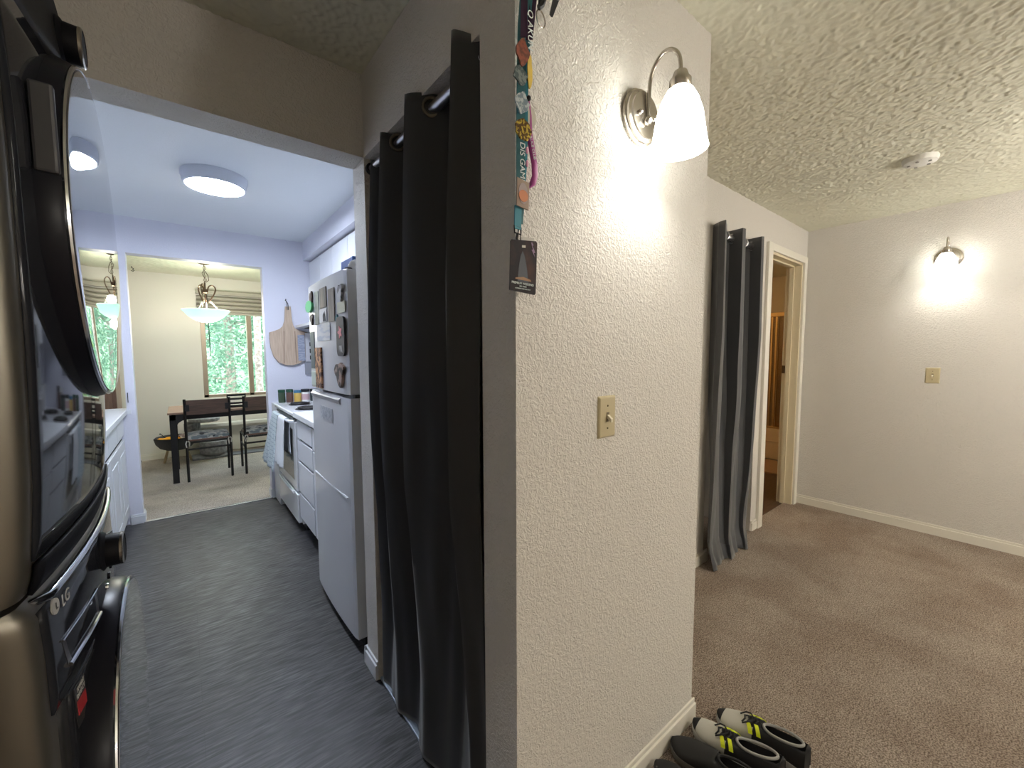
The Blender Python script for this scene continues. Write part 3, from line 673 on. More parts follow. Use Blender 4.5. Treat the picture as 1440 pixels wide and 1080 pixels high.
# ------------------------------------------------------------------ refrigerator
FX, FY0, FY1, FH = .568, 1.862, 2.555, 1.748
t = thing('refrigerator', 'white top freezer refrigerator covered with magnets and photos', 'refrigerator', (.95, 2.2, 0)); fr = t
FSIDE = mat('fridge_side', (.42,.42,.40), .4)
bm = new_bm(); box(bm, FX+.065, 1.345, FY0+.004, FY1, .05, FH-.012, .006); obj('body', bm, FRIDGEW, t)
def fdoor(z0, z1, name):
    bm = new_bm()
    def fx(y): q = (y-(FY0+FY1)/2)/((FY1-FY0)/2); return FX+.010*q*q - .004
    N_ = 24; ys_ = [FY0+(FY1-FY0)*k/N_ for k in range(N_+1)]
    pl = [(fx(y), y) for y in ys_]; pl[0] = (pl[0][0]+.004, pl[0][1]); pl[-1] = (pl[-1][0]+.008, pl[-1][1])
    prism(bm, [(x, y, z0) for x, y in pl]+[(FX+.060, FY1, z0), (FX+.060, FY0, z0)], (0,0,z1-z0), .004)
    return obj(name, bm, FRIDGEW, t)
fdz = fdoor(1.196, FH, 'freezer_door'); fdl = fdoor(.055, 1.180, 'fridge_door')
obj('gasket', bx(FX+.060, FX+.066, FY0+.01, FY1-.01, .07, FH-.02), mat('gasket_grey', (.2,.2,.2), .7), t)
bm = new_bm(); prism(bm, [(FX-.010,FY0+.12,1.165),(FX+.01,FY0+.12,1.182),(FX+.01,FY0+.12,1.140),(FX-.004,FY0+.12,1.145)], (0,.52,0), .002); obj('moulded_grip', bm, FRIDGEW, fdl)
obj('door_groove', bx(FX-.0045, FX+.02, FY0+.06, FY1-.05, .712, .718), CAB, fdl)
obj('kick_grille', bx(FX+.045, FX+.10, FY0+.02, FY1-.02, .0, .05), DARK, t)
bm = new_bm(); lathe(bm, [(.018,FH-.003),(.018,FH+.012),(.006,FH+.016)], (FX+.035,FY0+.05,0), 'z', 16); box(bm, FX+.02, FX+.12, FY0+.03, FY0+.07, FH-.013, FH-.001, .003); obj('hinge_cover', bm, mat('hinge_grey', (.10,.10,.11), .5), t, True)
bm = new_bm(); box(bm, FX+.03, FX+.10, FY0+.003, FY0+.03, 1.180, 1.195); obj('hinge', bm, BLACKM, t)
# magnets on freezer door: label,(y0,y1,z0,z1), colour, shape
def mag(name, label, cat, y0, y1, z0, z1, c, shape='rect', dep=.005, c2=None, var=None, x=None):
    q = ((y0+y1)/2-(FY0+FY1)/2)/((FY1-FY0)/2); xf = (FX+.010*q*q-.0045 if x is None else x)
    m = mat(name+'_paint', c, .55, var=var)
    bm = new_bm(); cy, cz, a, b = (y0+y1)/2, (z0+z1)/2, (y1-y0)/2, (z1-z0)/2
    if shape == 'rect': pts = [(cy-a,cz-b),(cy+a,cz-b),(cy+a,cz+b),(cy-a,cz+b)]
    elif shape == 'oval': pts = [(cy+a*math.cos(2*PI*k/28), cz+b*math.sin(2*PI*k/28)) for k in range(28)]
    elif shape == 'round': 
        pts = []
        for k in range(32):
            an = 2*PI*k/32; cs, sn = math.cos(an), math.sin(an); e = .35
            pts.append((cy+a*math.copysign(abs(cs)**e, cs), cz+b*math.copysign(abs(sn)**e, sn)))
    else:
        R = random.Random(len(label)); pts = []
        for k in range(26):
            an = 2*PI*k/26; w = .80+.2*math.sin(an*3+R.random())+.06*math.sin(an*7+1); pts.append((cy+a*w*math.cos(an), cz+b*w*math.sin(an)))
    prism(bm, [(xf, y, z) for y, z in pts], (-dep,0,0), min(.0012, dep*.3))
    o = obj(name, bm, m); tag(o, label, cat, None); return o, xf-dep
mag('fridge_magnet', 'round bright green magnet at the far top edge of the freezer door', 'magnet', 2.40, 2.535, 1.605, 1.668, (.10,.55,.22), 'oval', .014)
mag('fridge_magnet', 'long dark figure magnet near the far edge of the freezer door, upper one', 'magnet', 2.40, 2.46, 1.62, 1.725, (.06,.04,.035), 'blob', .008)
mag('fridge_magnet', 'dark brown magnet below the green round one on the freezer door', 'magnet', 2.40, 2.47, 1.535, 1.60, (.07,.05,.045), 'blob', .008)
mag('fridge_photo', 'tan weathered photo print with dark edge, upper middle of the freezer door', 'photo', 2.135, 2.255, 1.607, 1.705, (.26,.22,.16), 'rect', .003, var=(14, (.10,.09,.07), 4, .4, .6, (1,1,.25)))
mag('fridge_photo', 'tall grey brown photo print beside the tan one on the freezer door', 'photo', 2.01, 2.11, 1.530, 1.685, (.28,.25,.22), 'rect', .003, var=(12, (.13,.11,.09), 4, .4, .6, (1,1,.25)))
o, xf = mag('fridge_photo', 'white card with a small dark silhouette, centre of the freezer door', 'photo', 2.135, 2.270, 1.535, 1.602, (.62,.62,.62), 'rect', .003)
bm = new_bm(); prism(bm, [(xf, y, z) for y, z in ((2.15,1.54),(2.20,1.54),(2.20,1.57),(2.185,1.585),(2.175,1.57),(2.165,1.588),(2.155,1.565))], (-.0008,0,0)); obj('silhouette', bm, DARK, o)
mag('fridge_photo', 'greenish narrow picture strip left of the tan photo on the freezer door', 'photo', 2.285, 2.36, 1.53, 1.70, (.33,.36,.30), 'rect', .003, var=(12, (.14,.16,.13), 3, .4, .6))
mag('fridge_magnet', 'grey stone like face magnet at the near top of the freezer door', 'magnet', 1.876, 1.948, 1.610, 1.695, (.16,.16,.17), 'blob', .012, var=(40, (.45,.45,.46), 3, .45, .55))
mag('sticky_note', 'pale cream note under the grey magnet on the freezer door', 'note', 1.872, 1.985, 1.562, 1.612, (.60,.60,.46), 'rect', .002)
mag('fridge_magnet', 'small teal blue key shaped magnet beside the cream note', 'magnet', 1.966, 2.000, 1.508, 1.563, (.05,.20,.25), 'blob', .006)
o, xf = mag('fridge_magnet', 'tall black board shaped magnet with pink flower at the near edge', 'magnet', 1.872, 1.985, 1.368, 1.545, (.035,.035,.04), 'round', .010)
bm = new_bm(); prism(bm, [(xf, 1.928+.032*(.75+.25*math.cos(5*a))*math.cos(a), 1.475+.030*(.75+.25*math.cos(5*a))*math.sin(a)) for a in [2*PI*k/40 for k in range(40)]], (-.001,0,0)); obj('pink_flower', bm, mat('flower_pink', (.65,.16,.20), .5), o)
bm = new_bm()
for k in range(5): prism(bm, [(xf, 1.90+.012*k, 1.385+.004*k), (xf, 1.906+.012*k, 1.385), (xf, 1.915+.008*k, 1.415), (xf, 1.91+.008*k, 1.417)], (-.0008,0,0))
obj('white_scribble', bm, mat('scribble_white', (.65,.65,.65), .5), o)
mag('fridge_paper', 'pale printed sheet with blue lines in the middle of the freezer door', 'paper', 2.09, 2.335, 1.445, 1.528, (.55,.56,.57), 'rect', .0015, var=(30, (.40,.44,.52), 3, .45, .6, (1,.3,2)))
o, xf = mag('fridge_magnet', 'long narrow brown and orange totem magnet low on the freezer door', 'magnet', 2.25, 2.36, 1.203, 1.412, (.10,.045,.03), 'rect', .010, var=(42, (.62,.33,.16), 4, .46, .56))
mag('fridge_magnet', 'brown rounded slipper shaped magnet low at the near edge of the freezer door', 'magnet', 1.884, 2.03, 1.228, 1.352, (.05,.038,.035), 'blob', .012, var=(22, (.36,.25,.21), 3, .46, .56))
mag('fridge_photo', 'dark teal picture strip hanging along the far edge of the freezer door', 'photo', 2.41, 2.49, 1.30, 1.50, (.10,.13,.13), 'rect', .004)
mag('fridge_photo', 'small pale green card at the far bottom of the freezer door', 'photo', 2.40, 2.50, 1.21, 1.285, (.50,.56,.50), 'rect', .003)
mag('fridge_paper', 'faint white calendar sheet on the lower refrigerator door', 'paper', 2.10, 2.32, 1.045, 1.112, (.45,.47,.50), 'rect', .001, var=(60, (.30,.32,.36), 3, .45, .6))
tag(obj('box', bx(.632, .80, 1.95, 2.12, FH-.0105, 1.825, .003), mat('box_blue', (.02,.08,.30), .4)), 'small blue cardboard box on top of the refrigerator', 'box')
t = thing('plastic_bag', 'crumpled white plastic bag on the near corner of the refrigerator top', 'bag', (.64, 1.905, FH))
bm = new_bm(); bmesh.ops.create_icosphere(bm, subdivisions=4, radius=.036, matrix=Matrix.Translation((.640, 1.905, FH+.022)) @ Matrix.Diagonal((1.1,.6,.75,1)))
for v in bm.verts: v.co += (v.co-Vector((.640,1.905,FH+.022)))*.35*noise.noise(v.co*45); v.co.z = max(v.co.z, FH-.009)
obj('crumpled_body', bm, mat('bag_white', (.75,.76,.78), .3), t)
# ------------------------------------------------------------------ back wall: cutting board, papers
t = thing('cutting_board', 'round maple pizza peel board hanging on the kitchen back wall', 'cutting board', (.82, YN, 1.5))
bd = [(0.798,1.832),(0.847,1.835),(0.852,1.70),(0.858,1.655),(0.875,1.625),(0.905,1.610),(0.950,1.600),(0.985,1.590),(0.990,1.50),(.985,1.41),(.955,1.335),(.905,1.29),(.85,1.272),(0.789,1.272),(0.725,1.30),(0.682,1.36),(0.662,1.44),(0.657,1.52),(0.658,1.583),(0.700,1.598),(0.745,1.615),(0.775,1.644),(0.787,1.695)]
bm = new_bm(); prism(bm, [(x, YN-.030, z) for x, z in bd], (0,.018,0), .003); obj('board', bm, WOODC, t)
bm = new_bm(); prism(bm, [(x, YN-.0308, z) for x, z in ((.765,1.29),(.772,1.29),(.782,1.60),(.776,1.60))], (0,.001,0)); prism(bm, [(x, YN-.0308, z) for x, z in ((.872,1.29),(.878,1.29),(.876,1.60),(.870,1.60))], (0,.001,0)); obj('joint_line', bm, mat('joint_brown', (.25,.17,.12), .6), t)
bm = new_bm(); tube(bm, [(.815, YN-.032, 1.80), (.812, YN-.034, 1.87), (.806, YN-.012, 1.895), (.822, YN-.034, 1.86), (.826, YN-.032, 1.80)], .003, 6); obj('hanging_loop', bm, BLACKM, t, True)
bm = new_bm(); tube(bm, [(.808, YN, 1.893), (.808, YN-.02, 1.893), (.808, YN-.024, 1.903)], .004, 8); tag(obj('wall_hook', bm, BLACKM), 'small black hook above the cutting board', 'hook')
tag(obj('wall_calendar', bx(.893, .955, YN-.038, YN-.034, 1.315, 1.565, .001), mat('calendar_grey', (.26,.29,.38), .6, var=(30, (.38,.41,.50), 3, .4, .6, (1,1,3)))), 'blue grey printed sheet overlapping the right side of the cutting board', 'paper')
o = tag(obj('wall_calendar', bx(.958, 1.045, YN-.044, YN-.036, 1.305, 1.585, .001), mat('sheet_white', (.50,.50,.54), .6)), 'white sheet with black squares hanging near the refrigerator', 'paper')
for k in range(3): obj('printed_square', bx(.995, 1.030, YN-.0455, YN-.044, 1.325+.065*k, 1.365+.065*k), DARK, o)
tag(obj('wall_calendar', bx(.950, 1.035, YN-.030, YN-.026, 1.178, 1.303, .001), mat('sheet_grey', (.27,.28,.32), .6)), 'grey sheet hanging lowest beside the refrigerator', 'paper')
# ------------------------------------------------------------------ kitchen: left run
LCF = -.38
def base_left(y0, y1, label):
    t = thing('base_cabinet', label, 'cabinet', (-.7, (y0+y1)/2, 0))
    obj('body', bx(KX0+.002, LCF-.021, y0+.001, y1-.001, .10, .90), CAB, t); obj('gap_shade', bx(LCF-.0208, LCF-.0195, y0+.01, y1-.01, .12, .895), DARK, t); obj('toe_kick', bx(KX0+.01, LCF-.07, y0+.001, y1-.001, 0, .10), DARK, t)  # dark sheet behind drawer and door stands in for shade in the slits
    obj('drawer', bx(LCF-.019, LCF, y0+.006, y1-.006, .745, .872, .003), CAB, t)
    bm = new_bm(); box(bm, LCF-.019, LCF, y0+.006, y1-.006, .105, .708, .003); d = obj('door', bm, CAB, t)
    m = .085; bm = new_bm(); yy0, yy1, zz0, zz1 = y0+m, y1-m, .19, .63
    P = [(yy0,zz0),(yy1,zz0),(yy1,zz1),(yy0,zz1)]
    for i in range(4):
        a, b_ = P[i], P[(i+1)%4]; tube(bm, [(LCF-.0005, a[0], a[1]), (LCF-.0005, b_[0], b_[1])], .004, 6)
    obj('routed_moulding', bm, TRIMK, d, True)
for k, (a, b_, l) in enumerate(((4.02,4.472,'white base cabinet at the far left beside the dining opening'),(3.56,4.018,'white base cabinet second from the dining opening, left side'),(3.08,3.558,'left white base cabinet third from the dining opening, behind the dryer door edge'),(2.60,3.078,'left white base cabinet mostly hidden behind the laundry tower'))): base_left(a, b_, l)
tag(obj('worktop', bx(KX0+.001, LCF+.022, 2.60, YN-.002, .902, .940, .004), mat('laminate_white2', (.78,.80,.83), .3)), 'white worktop on the left run ending at the dining opening', 'worktop')
tag(obj('counter_shelf', bx(KX0+.001, -.33, YN-.001, YN+.16, .902, .94, .004), mat('ledge_white', (.74,.76,.80), .35)), 'white pass through ledge through the opening beside the post', 'shelf')
bm = new_bm(); tube(bm, [(-.345, YN, 1.075), (-.345, YN-.018, 1.075), (-.345, YN-.022, 1.06), (-.345, YN-.018, 1.00), (-.345, YN, 1.00)], .003, 6); tag(obj('wall_hook', bm, BLACKM), 'small black bracket on the post beside the dining opening', 'hook')
# ------------------------------------------------------------------ dining: table, chairs
t = thing('dining_table', 'brown wood dining table with black metal frame in the dining room', 'table', (.55, 5.97, 0))
TX0, TX1, TY0, TY1, TZ = -.142, 1.30, 5.60, 6.36, .765
obj('table_top', bx(TX0, TX1, TY0, TY1, TZ-.022, TZ, .003), WOODTABLE, t)
for (x, y) in ((TX0+.015, TY0+.012), (TX1-.075, TY0+.012), (TX0+.015, TY1-.062), (TX1-.075, TY1-.062)):
    obj('leg', bx(x, x+.055, y, y+.05, 0, TZ-.022, .002), BLACKM, t)
bm = new_bm(); box(bm, TX0+.015, TX1-.02, TY0+.012, TY0+.04, TZ-.082, TZ-.023); box(bm, TX0+.015, TX1-.02, TY1-.04, TY1-.012, TZ-.082, TZ-.023); box(bm, TX0+.018, TX0+.05, TY0+.03, TY1-.03, TZ-.082, TZ-.023)
for x0, sx in ((TX0+.07, 1), (TX1-.075, -1)):
    prism(bm, [(x0, TY0+.014, TZ-.082), (x0+sx*.09, TY0+.014, TZ-.082), (x0+sx*.05, TY0+.014, TZ-.092), (x0+sx*.018, TY0+.014, TZ-.115), (x0, TY0+.014, TZ-.15)], (0,.02,0))
obj('apron_frame', bm, BLACKM, t)
def floral():
    m = mat('cushion_floral', (.55,.55,.52), .9, sheen=.2, bump=(90,.3,.003,'noise'), var=(13, (.20,.24,.26), 2, .47, .53))
    add_layer(m, 17, .36, .42, .06, 1); return m
FLOR = floral(); SEATW = mat('seat_brown', (.16,.085,.065), .5)
def make_chair(label, x0, y0, w=.40, dpt=.43, wood=True):
    """back posts at y0 (towards the camera), front legs at y0+dpt"""
    t = thing('dining_chair', label, 'chair', (x0+w/2, y0+dpt/2, 0))
    r = .0125; s = 1 if dpt > 0 else -1
    for x in (x0, x0+w):
        bm = new_bm(); tube(bm, [(x, y0+s*.02, 0), (x, y0+s*.01, .45), (x, y0-s*.012, .905)], r, 4); obj('back_leg', bm, BLACKM, t)
        bm = new_bm(); tube(bm, [(x, y0+dpt, 0), (x, y0+dpt, .44)], r, 4); obj('front_leg', bm, BLACKM, t)
    bm = new_bm()
    tube(bm, [(x0, y0+s*.012, .36), (x0+w, y0+s*.012, .36)], .010, 4); tube(bm, [(x0, y0+s*.012, .31), (x0, y0+dpt, .31)], .009, 4); tube(bm, [(x0+w, y0+s*.012, .31), (x0+w, y0+dpt, .31)], .009, 4)
    for yy in (y0+s*.01, y0+dpt): tube(bm, [(x0, yy, .435), (x0+w, yy, .435)], .011, 4)
    for x in (x0, x0+w): tube(bm, [(x, y0, .435), (x, y0+dpt, .435)], .011, 4)
    obj('stretcher_frame', bm, BLACKM, t)
    ya, yb = sorted((y0+s*.015, y0+dpt+s*.01))
    obj('seat', bx(x0+.004, x0+w-.004, ya, yb, .445, .462, .004), SEATW, t)
    if wood:
        ya, yb = sorted((y0-s*.022, y0-s*.004)); obj('backrest', bx(x0+.012, x0+w-.012, ya, yb, .735, .893, .003), WOODT, t)
        for x in (x0+.022, x0+w-.022): obj('backrest_bracket', bx(x-.018, x+.018, ya-.004, yb+.004, .775, .845, .002), BLACKM, t)
    else:
        bm = new_bm()
        for z in (.895, .855, .815, .775): box(bm, x0, x0+w, y0-s*.012-.006, y0-s*.012+.006, z-.010, z+.010)
        obj('backrest', bm, BLACKM, t)
    bm = new_bm(); x_, y_ = x0+w/2, y0+dpt/2+s*.01
    bmesh.ops.create_cube(bm, size=1, matrix=Matrix.Translation((x_, y_, .487)) @ Matrix.Diagonal((w*.97, abs(dpt)*.93, .05, 1)))
    bmesh.ops.subdivide_edges(bm, edges=bm.edges[:], cuts=6, use_grid_fill=True)
    for v in bm.verts:
        dx, dy = (v.co.x-x_)/(w*.485), (v.co.y-y_)/(abs(dpt)*.465); e = max(abs(dx), abs(dy))
        if e > .98: v.co.x = x_+(v.co.x-x_)*.97; v.co.y = y_+(v.co.y-y_)*.97
        q = (1-dx**4)*(1-dy**4); v.co.z = .463+(v.co.z-.462)*(.55+.45*q) if v.co.z > .487 else max(v.co.z, .463)
        v.co.z += .004*noise.noise(v.co*20)*(1 if v.co.z > .48 else 0)
    cu = obj('cushion', bm, FLOR, t, True)
    for x in (x0+.01, x0+w-.01):
        bm = new_bm(); tube(bm, [(x-.008, y0-s*.02, .46), (x-.018, y0-s*.028, .43), (x-.012, y0-s*.03, .39)], .006, 5); tube(bm, [(x+.004, y0-s*.02, .46), (x+.014, y0-s*.03, .44), (x+.010, y0-s*.028, .40)], .006, 5)
        obj('cushion_tie', bm, mat('tie_cream', (.5,.48,.44), .9), cu, True)
    return t
make_chair('black framed dining chair with floral cushion, left one nearest the table end', .004, 5.565, .392, .43)
make_chair('black framed dining chair with floral cushion, right one beside the oven towels', .530, 5.550, .405, .43)
t = thing('napkin_rack', 'small black slatted rack standing on the table between the two chairs', 'rack', (.49, 5.76, .765))
bm = new_bm(); RX0, RX1 = .395, .570
for z in (.905, .862, .812): box(bm, RX0, RX1, 5.755, 5.765, z-.011, z+.011)
box(bm, RX0, RX1, 5.74, 5.78, .766, .790); obj('slats', bm, BLACKM, t)
for x in (RX0-.006, RX1-.006): obj('side_post', bx(x, x+.012, 5.75, 5.77, .766, .918), BLACKM, t)
# pendant
PX, PY = .258, 6.01
t = thing('pendant_lamp', 'scrolled bronze pendant lamp with frosted glass bowl over the dining table', 'pendant lamp', (PX, PY, H))
bm = new_bm(); lathe(bm, [(.065,H),(.060,H-.012),(.03,H-.026),(.008,H-.03)], (PX,PY,0), 'z', 24); obj('canopy', bm, BRONZE, t, True)
bm = new_bm()
for k in range(9):
    z = H-.04-.023*k; c = Vector((PX, PY, z)); a = Vector((1,0,0)) if k % 2 else Vector((0,1,0))
    tube(bm, [c+a*.008*math.cos(2*PI*j/10)+Vector((0,0,.016*math.sin(2*PI*j/10))) for j in range(10)], .0025, 5, closed=True)
tube(bm, [(PX+.02*math.sin(k*.9), PY+.012*math.cos(k*.8), H-.03-.019*k) for k in range(12)], .003, 5)
tube(bm, [(PX+.012,PY,H-.10),(PX+.035,PY,H-.15),(PX+.04,PY,H-.20),(PX+.015,PY,H-.225)], .004, 6)
obj('chain', bm, BRONZE, t, True)
bm = new_bm(); tube(bm, [(PX,PY,H-.23),(PX,PY,1.88)], .008, 8); lathe(bm, [(.006,H-.30),(.028,H-.31),(.028,H-.345),(.006,H-.355)], (PX,PY,0), 'z', 16); obj('stem', bm, BRONZE, t, True)
WARMW = mat('lit_arm_cream', (.70,.64,.52), .35, metal=.3)
for k in range(3):
    a = 2*PI*k/3+.12; u = Vector((math.cos(a), math.sin(a), 0)); c = Vector((PX, PY, 0))
    def Q(r, z): return c+u*r+Vector((0,0,z))
    bm = new_bm(); tube(bm, smooth([Q(.022,2.115), Q(.035,2.165), Q(.065,2.185), Q(.093,2.165), Q(.098,2.125), Q(.080,2.075), Q(.055,2.03), Q(.040,2.0), Q(.045,1.985)], 4), .007, 8); obj('scroll_arm', bm, BRONZE, t, True)
    bm = new_bm(); tube(bm, [Q(.044,2.0), Q(.09,1.945), Q(.125,1.893)], .006, 8); obj('support_arm', bm, WARMW, t, True)
bm = new_bm(); pr = [(.235,1.888),(.215,1.868),(.175,1.822),(.12,1.778),(.06,1.755),(.001,1.750)]; lathe(bm, pr+[(max(r-.006,.001), z+.006) for r, z in pr[::-1]], (PX,PY,0), 'z', 48, cap=False)
obj('glass_bowl', bm, frosted('bowl_glass_lit', (.45,.70,.62), .18, (.75,1.0,.92)), t, True)
bm = new_bm(); tube(bm, [(PX,PY,1.76),(PX,PY,1.740),(PX,PY,1.732)], [.012,.009,.003], 10); obj('finial', bm, BRONZE, t, True)
bm = new_bm(); bmesh.ops.create_uvsphere(bm, u_segments=16, v_segments=12, radius=.02, matrix=Matrix.Translation((PX+.02,PY,1.80))); obj('bulb', bm, emis('pendant_bulb', (1,.95,.85), 2), t, True)
bm = new_bm(); tube(bm, [(-.407,6.77,H),(-.407,6.77,H-.02),(-.39,6.77,H-.03),(-.40,6.77,H-.045),(-.385,6.77,H-.05),(-.395,6.77,H-.062),(-.415,6.77,H-.055)], .005, 6); tag(obj('ceiling_hook', bm, BLACKM), 'small black hook on the dining room ceiling', 'hook')
# cat tree
t = thing('cat_tree', 'low grey plush cat tree behind the dining chairs under the window', 'cat tree', (.25, 6.78, 0))
def drum(r, z0, z1, x, y, n='platform', rr=.02):
    bm = new_bm(); lathe(bm, [(.001,z0),(r-rr,z0),(r,z0+rr*.7),(r,z1-rr*.7),(r-rr,z1),(.001,z1)], (x,y,0), 'z', 36, cap=False); return obj(n, bm, GREYPLUSH, t, True)
drum(.17, .50, .555, .20, 6.76); 
obj('base_board', bx(.05, .46, 6.66, 6.93, .004, .04, .012), GREYPLUSH, t)
drum(.15, .04, .26, .28, 6.78, 'barrel_house', .05)
bm = new_bm(); lathe(bm, [(.045,.555),(.045,.70)], (.215,6.76,0), 'z', 16); obj('scratching_post', bm, mat('post_brown', (.11,.075,.05), .9), t, True)
bm = new_bm(); lathe(bm, [(.04,.26),(.04,.50)], (.12,6.84,0), 'z', 16); obj('scratching_post', bm, GREYPLUSH, t, True)
drum(.075, .36, .50, .06, 6.82, 'side_pocket', .03)
# hanging bowl bed with orange blanket
t = thing('pet_bed', 'dark grey bowl shaped pet bed on a stand holding an orange blanket', 'pet bed', (-.15, 6.68, 0))
bm = new_bm(); pr = [(.215,.335),(.20,.27),(.16,.215),(.10,.185),(.001,.18)]; lathe(bm, pr+[(max(r-.012,.001), z+.012) for r, z in pr[::-1]], (-.10,6.68,0), 'z', 32, cap=False); obj('bowl', bm, mat('bowl_charcoal', (.07,.075,.08), .8), t, True)
bm = new_bm()
for a in range(3): tube(bm, [(-.10+.10*math.cos(a*2.09+.4), 6.68+.10*math.sin(a*2.09+.4), .2), (-.10+.16*math.cos(a*2.09+.4), 6.68+.16*math.sin(a*2.09+.4), .004)], .014, 8)
obj('stand', bm, mat('stand_pale', (.45,.36,.22), .6), t, True)
bm = new_bm(); bmesh.ops.create_icosphere(bm, subdivisions=4, radius=.13, matrix=Matrix.Translation((-.155,6.64,.315)) @ Matrix.Diagonal((1,.8,.30,1)))
for v in bm.verts: v.co += Vector((0,0,.02))*noise.noise(v.co*16)
tag(obj('blanket', bm, mat('blanket_orange', (.72,.32,.01), .9), None, True), 'crumpled orange blanket inside the dark pet bed bowl', 'blanket')
bm = new_bm(); bmesh.ops.create_icosphere(bm, subdivisions=4, radius=.09, matrix=Matrix.Translation((.0,6.64,.33)) @ Matrix.Diagonal((1,.7,.5,1)))
for v in bm.verts: v.co += Vector((.02,.02,.03))*noise.noise(v.co*24)
tag(obj('blanket', bm, mat('blanket_mauve', (.22,.17,.17), .9, var=(25, (.5,.45,.42), 3, .45, .55)), None, True), 'mottled mauve cloth in the pet bed behind the table leg', 'blanket')
bm = new_bm(); tube(bm, [(-.20,6.62,.35),(-.235,6.60,.40),(-.245,6.60,.405)], .004, 6); bmesh.ops.create_uvsphere(bm, u_segments=8, v_segments=6, radius=.008, matrix=Matrix.Translation((-.245,6.60,.407))); tag(obj('cat_toy', bm, DARK, None, True), 'thin dark wand toy sticking out of the pet bed', 'toy')
# white bench under window
t = thing('bench', 'long low white bench top under the dining window', 'bench', (1.0, 6.95, 0))
obj('bench_top', bx(.05, 2.1, 6.94, 7.09, .385, .43, .005), mat('bench_white', (.80,.80,.78), .4), t)
obj('bench_end', bx(.06, .10, 6.92, 7.09, .004, .385), TRIM, t); obj('bench_end', bx(2.02, 2.06, 6.92, 7.09, .004, .385), TRIM, t); obj('back_panel', bx(.10, 2.02, 7.05, 7.09, .02, .385), WALLD, t)
tag(obj('floor_strip', bx(.48, 2.0, 6.70, 6.92, .004, .018, .004), mat('strip_grey', (.17,.18,.21), .9, bump=(200,.5,.003,'noise'))), 'narrow blue grey strip on the dining carpet by the bench', 'floor_strip')  # low blue-grey strip laid on the carpet
t = thing('waste_bin', 'dark blue waste bin just behind the kitchen post in the dining room', 'bin', (-.45, 4.76, 0))
bm = new_bm(); lathe(bm, [(.10,.004),(.125,.44),(.13,.46),(.122,.46),(.098,.02)], (-.438,4.77,0), 'z', 4, cap=False, sx=1, sy=1); obj('bin_body', bm, mat('bin_blue', (.03,.035,.07), .5), t)
# wooden cabinet beyond the pass-through
t = thing('cupboard', 'brown wooden cupboard seen past the dryer door through the pass through', 'cupboard', (-.75, 5.6, 0))
obj('body', bx(-1.15, -.50, 5.45, 5.85, .004, 1.55, .004), mat('cupboard_wood', (.20,.115,.075), .45, var=(5, (.13,.07,.045), 5, .3, .7, (12, 12, 1.2))), t)
obj('door', bx(-1.12, -.53, 5.43, 5.449, .10, 1.50, .004), mat('cupboard_door_wood', (.24,.14,.09), .45, var=(5, (.15,.085,.055), 5, .3, .7, (14, 14, 1.2))), t)
# ------------------------------------------------------------------ bathroom
ENAM = mat('tub_enamel', (.72,.60,.42), .25)
t = thing('bathtub', 'bathtub with ridged front apron inside the bathroom', 'bathtub', (6.2, 2.3, 0))
bm = new_bm(); box(bm, 5.90, 5.955, YQ+.121, 3.3, .002, .40, .006); box(bm, 5.955, 6.0, YQ+.121, 3.3, .36, .40, .006); box(bm, 6.50, 6.558, YQ+.121, 3.3, .0, .40, .006); box(bm, 5.955, 6.50, YQ+.121, 3.3, .0, .10); obj('tub_body', bm, ENAM, t)
obj('apron_ridge', bx(5.888, 5.90, YQ+.13, 3.3, .225, .242, .004), ENAM, t)
t = thing('shower_door', 'brass framed sliding glass shower door on the bathtub rim', 'shower door', (5.95, 2.3, .40))
BRASS = mat('polished_brass', (.72,.52,.26), .25, metal=1)
obj('top_track', bx(5.925, 5.985, YQ+.125, 3.3, 1.83, 1.885, .004), BRASS, t); obj('bottom_track', bx(5.925, 5.985, YQ+.125, 3.3, .401, .425, .003), BRASS, t)
obj('glass_panel', bx(5.966, 5.971, YQ+.13, 2.0, .425, 1.83), SHOWERG, t); obj('glass_panel', bx(5.935, 5.940, 2.03, 3.3, .425, 1.83), SHOWERG, t)
for y in (2.015, 2.065): obj('stile', bx(5.928, 5.95, y-.012, y+.012, .425, 1.83, .003), BRASS, t)
bm = new_bm(); tube(bm, [(6.558,1.86,1.16),(6.51,1.86,1.16),(6.51,1.88,1.158),(6.51,2.10,1.27),(6.51,2.12,1.27),(6.558,2.12,1.27)], .012, 8); tag(obj('grab_bar', bm, BLACKM, None, True), 'dark sloping grab bar on the shower wall', 'grab bar')
t = thing('soap_dish', 'dark wire soap caddy with white bottle on the shower wall', 'soap caddy', (6.54, 1.95, .75))
obj('tray', bx(6.47, 6.558, 1.86, 2.02, .69, .71, .003), BLACKM, t); obj('rail', bx(6.46, 6.468, 1.86, 2.02, .70, .87, .003), BLACKM, t)
tag(obj('shampoo_bottle', bx(6.485, 6.53, 1.90, 1.97, .711, .85, .008), mat('bottle_cream', (.65,.55,.42), .4)), 'pale bottle standing in the shower caddy', 'bottle')
bm = new_bm(); pts = []
for k in range(40):
    a = 2*PI*k/40; e = .4; pts.append((5.46+.31*math.copysign(abs(math.cos(a))**e, math.cos(a)), 1.96+.33*math.copysign(abs(math.sin(a))**e, math.sin(a)), .003))
prism(bm, pts, (0,0,.018), .004); tag(obj('bath_mat', bm, mat('mat_tan', (.42,.28,.17), .95, bump=(160,.6,.005,'noise'))), 'tan bath mat on the bathroom floor in front of the tub', 'bath mat')
t = thing('vanity_light', 'warm bathroom lamp on the hidden bathroom wall', 'wall lamp', (4.6, 3.38, 2.0))
obj('mount_bar', bx(4.3, 4.9, 3.36, 3.40, 2.0, 2.06), NICKEL, t)
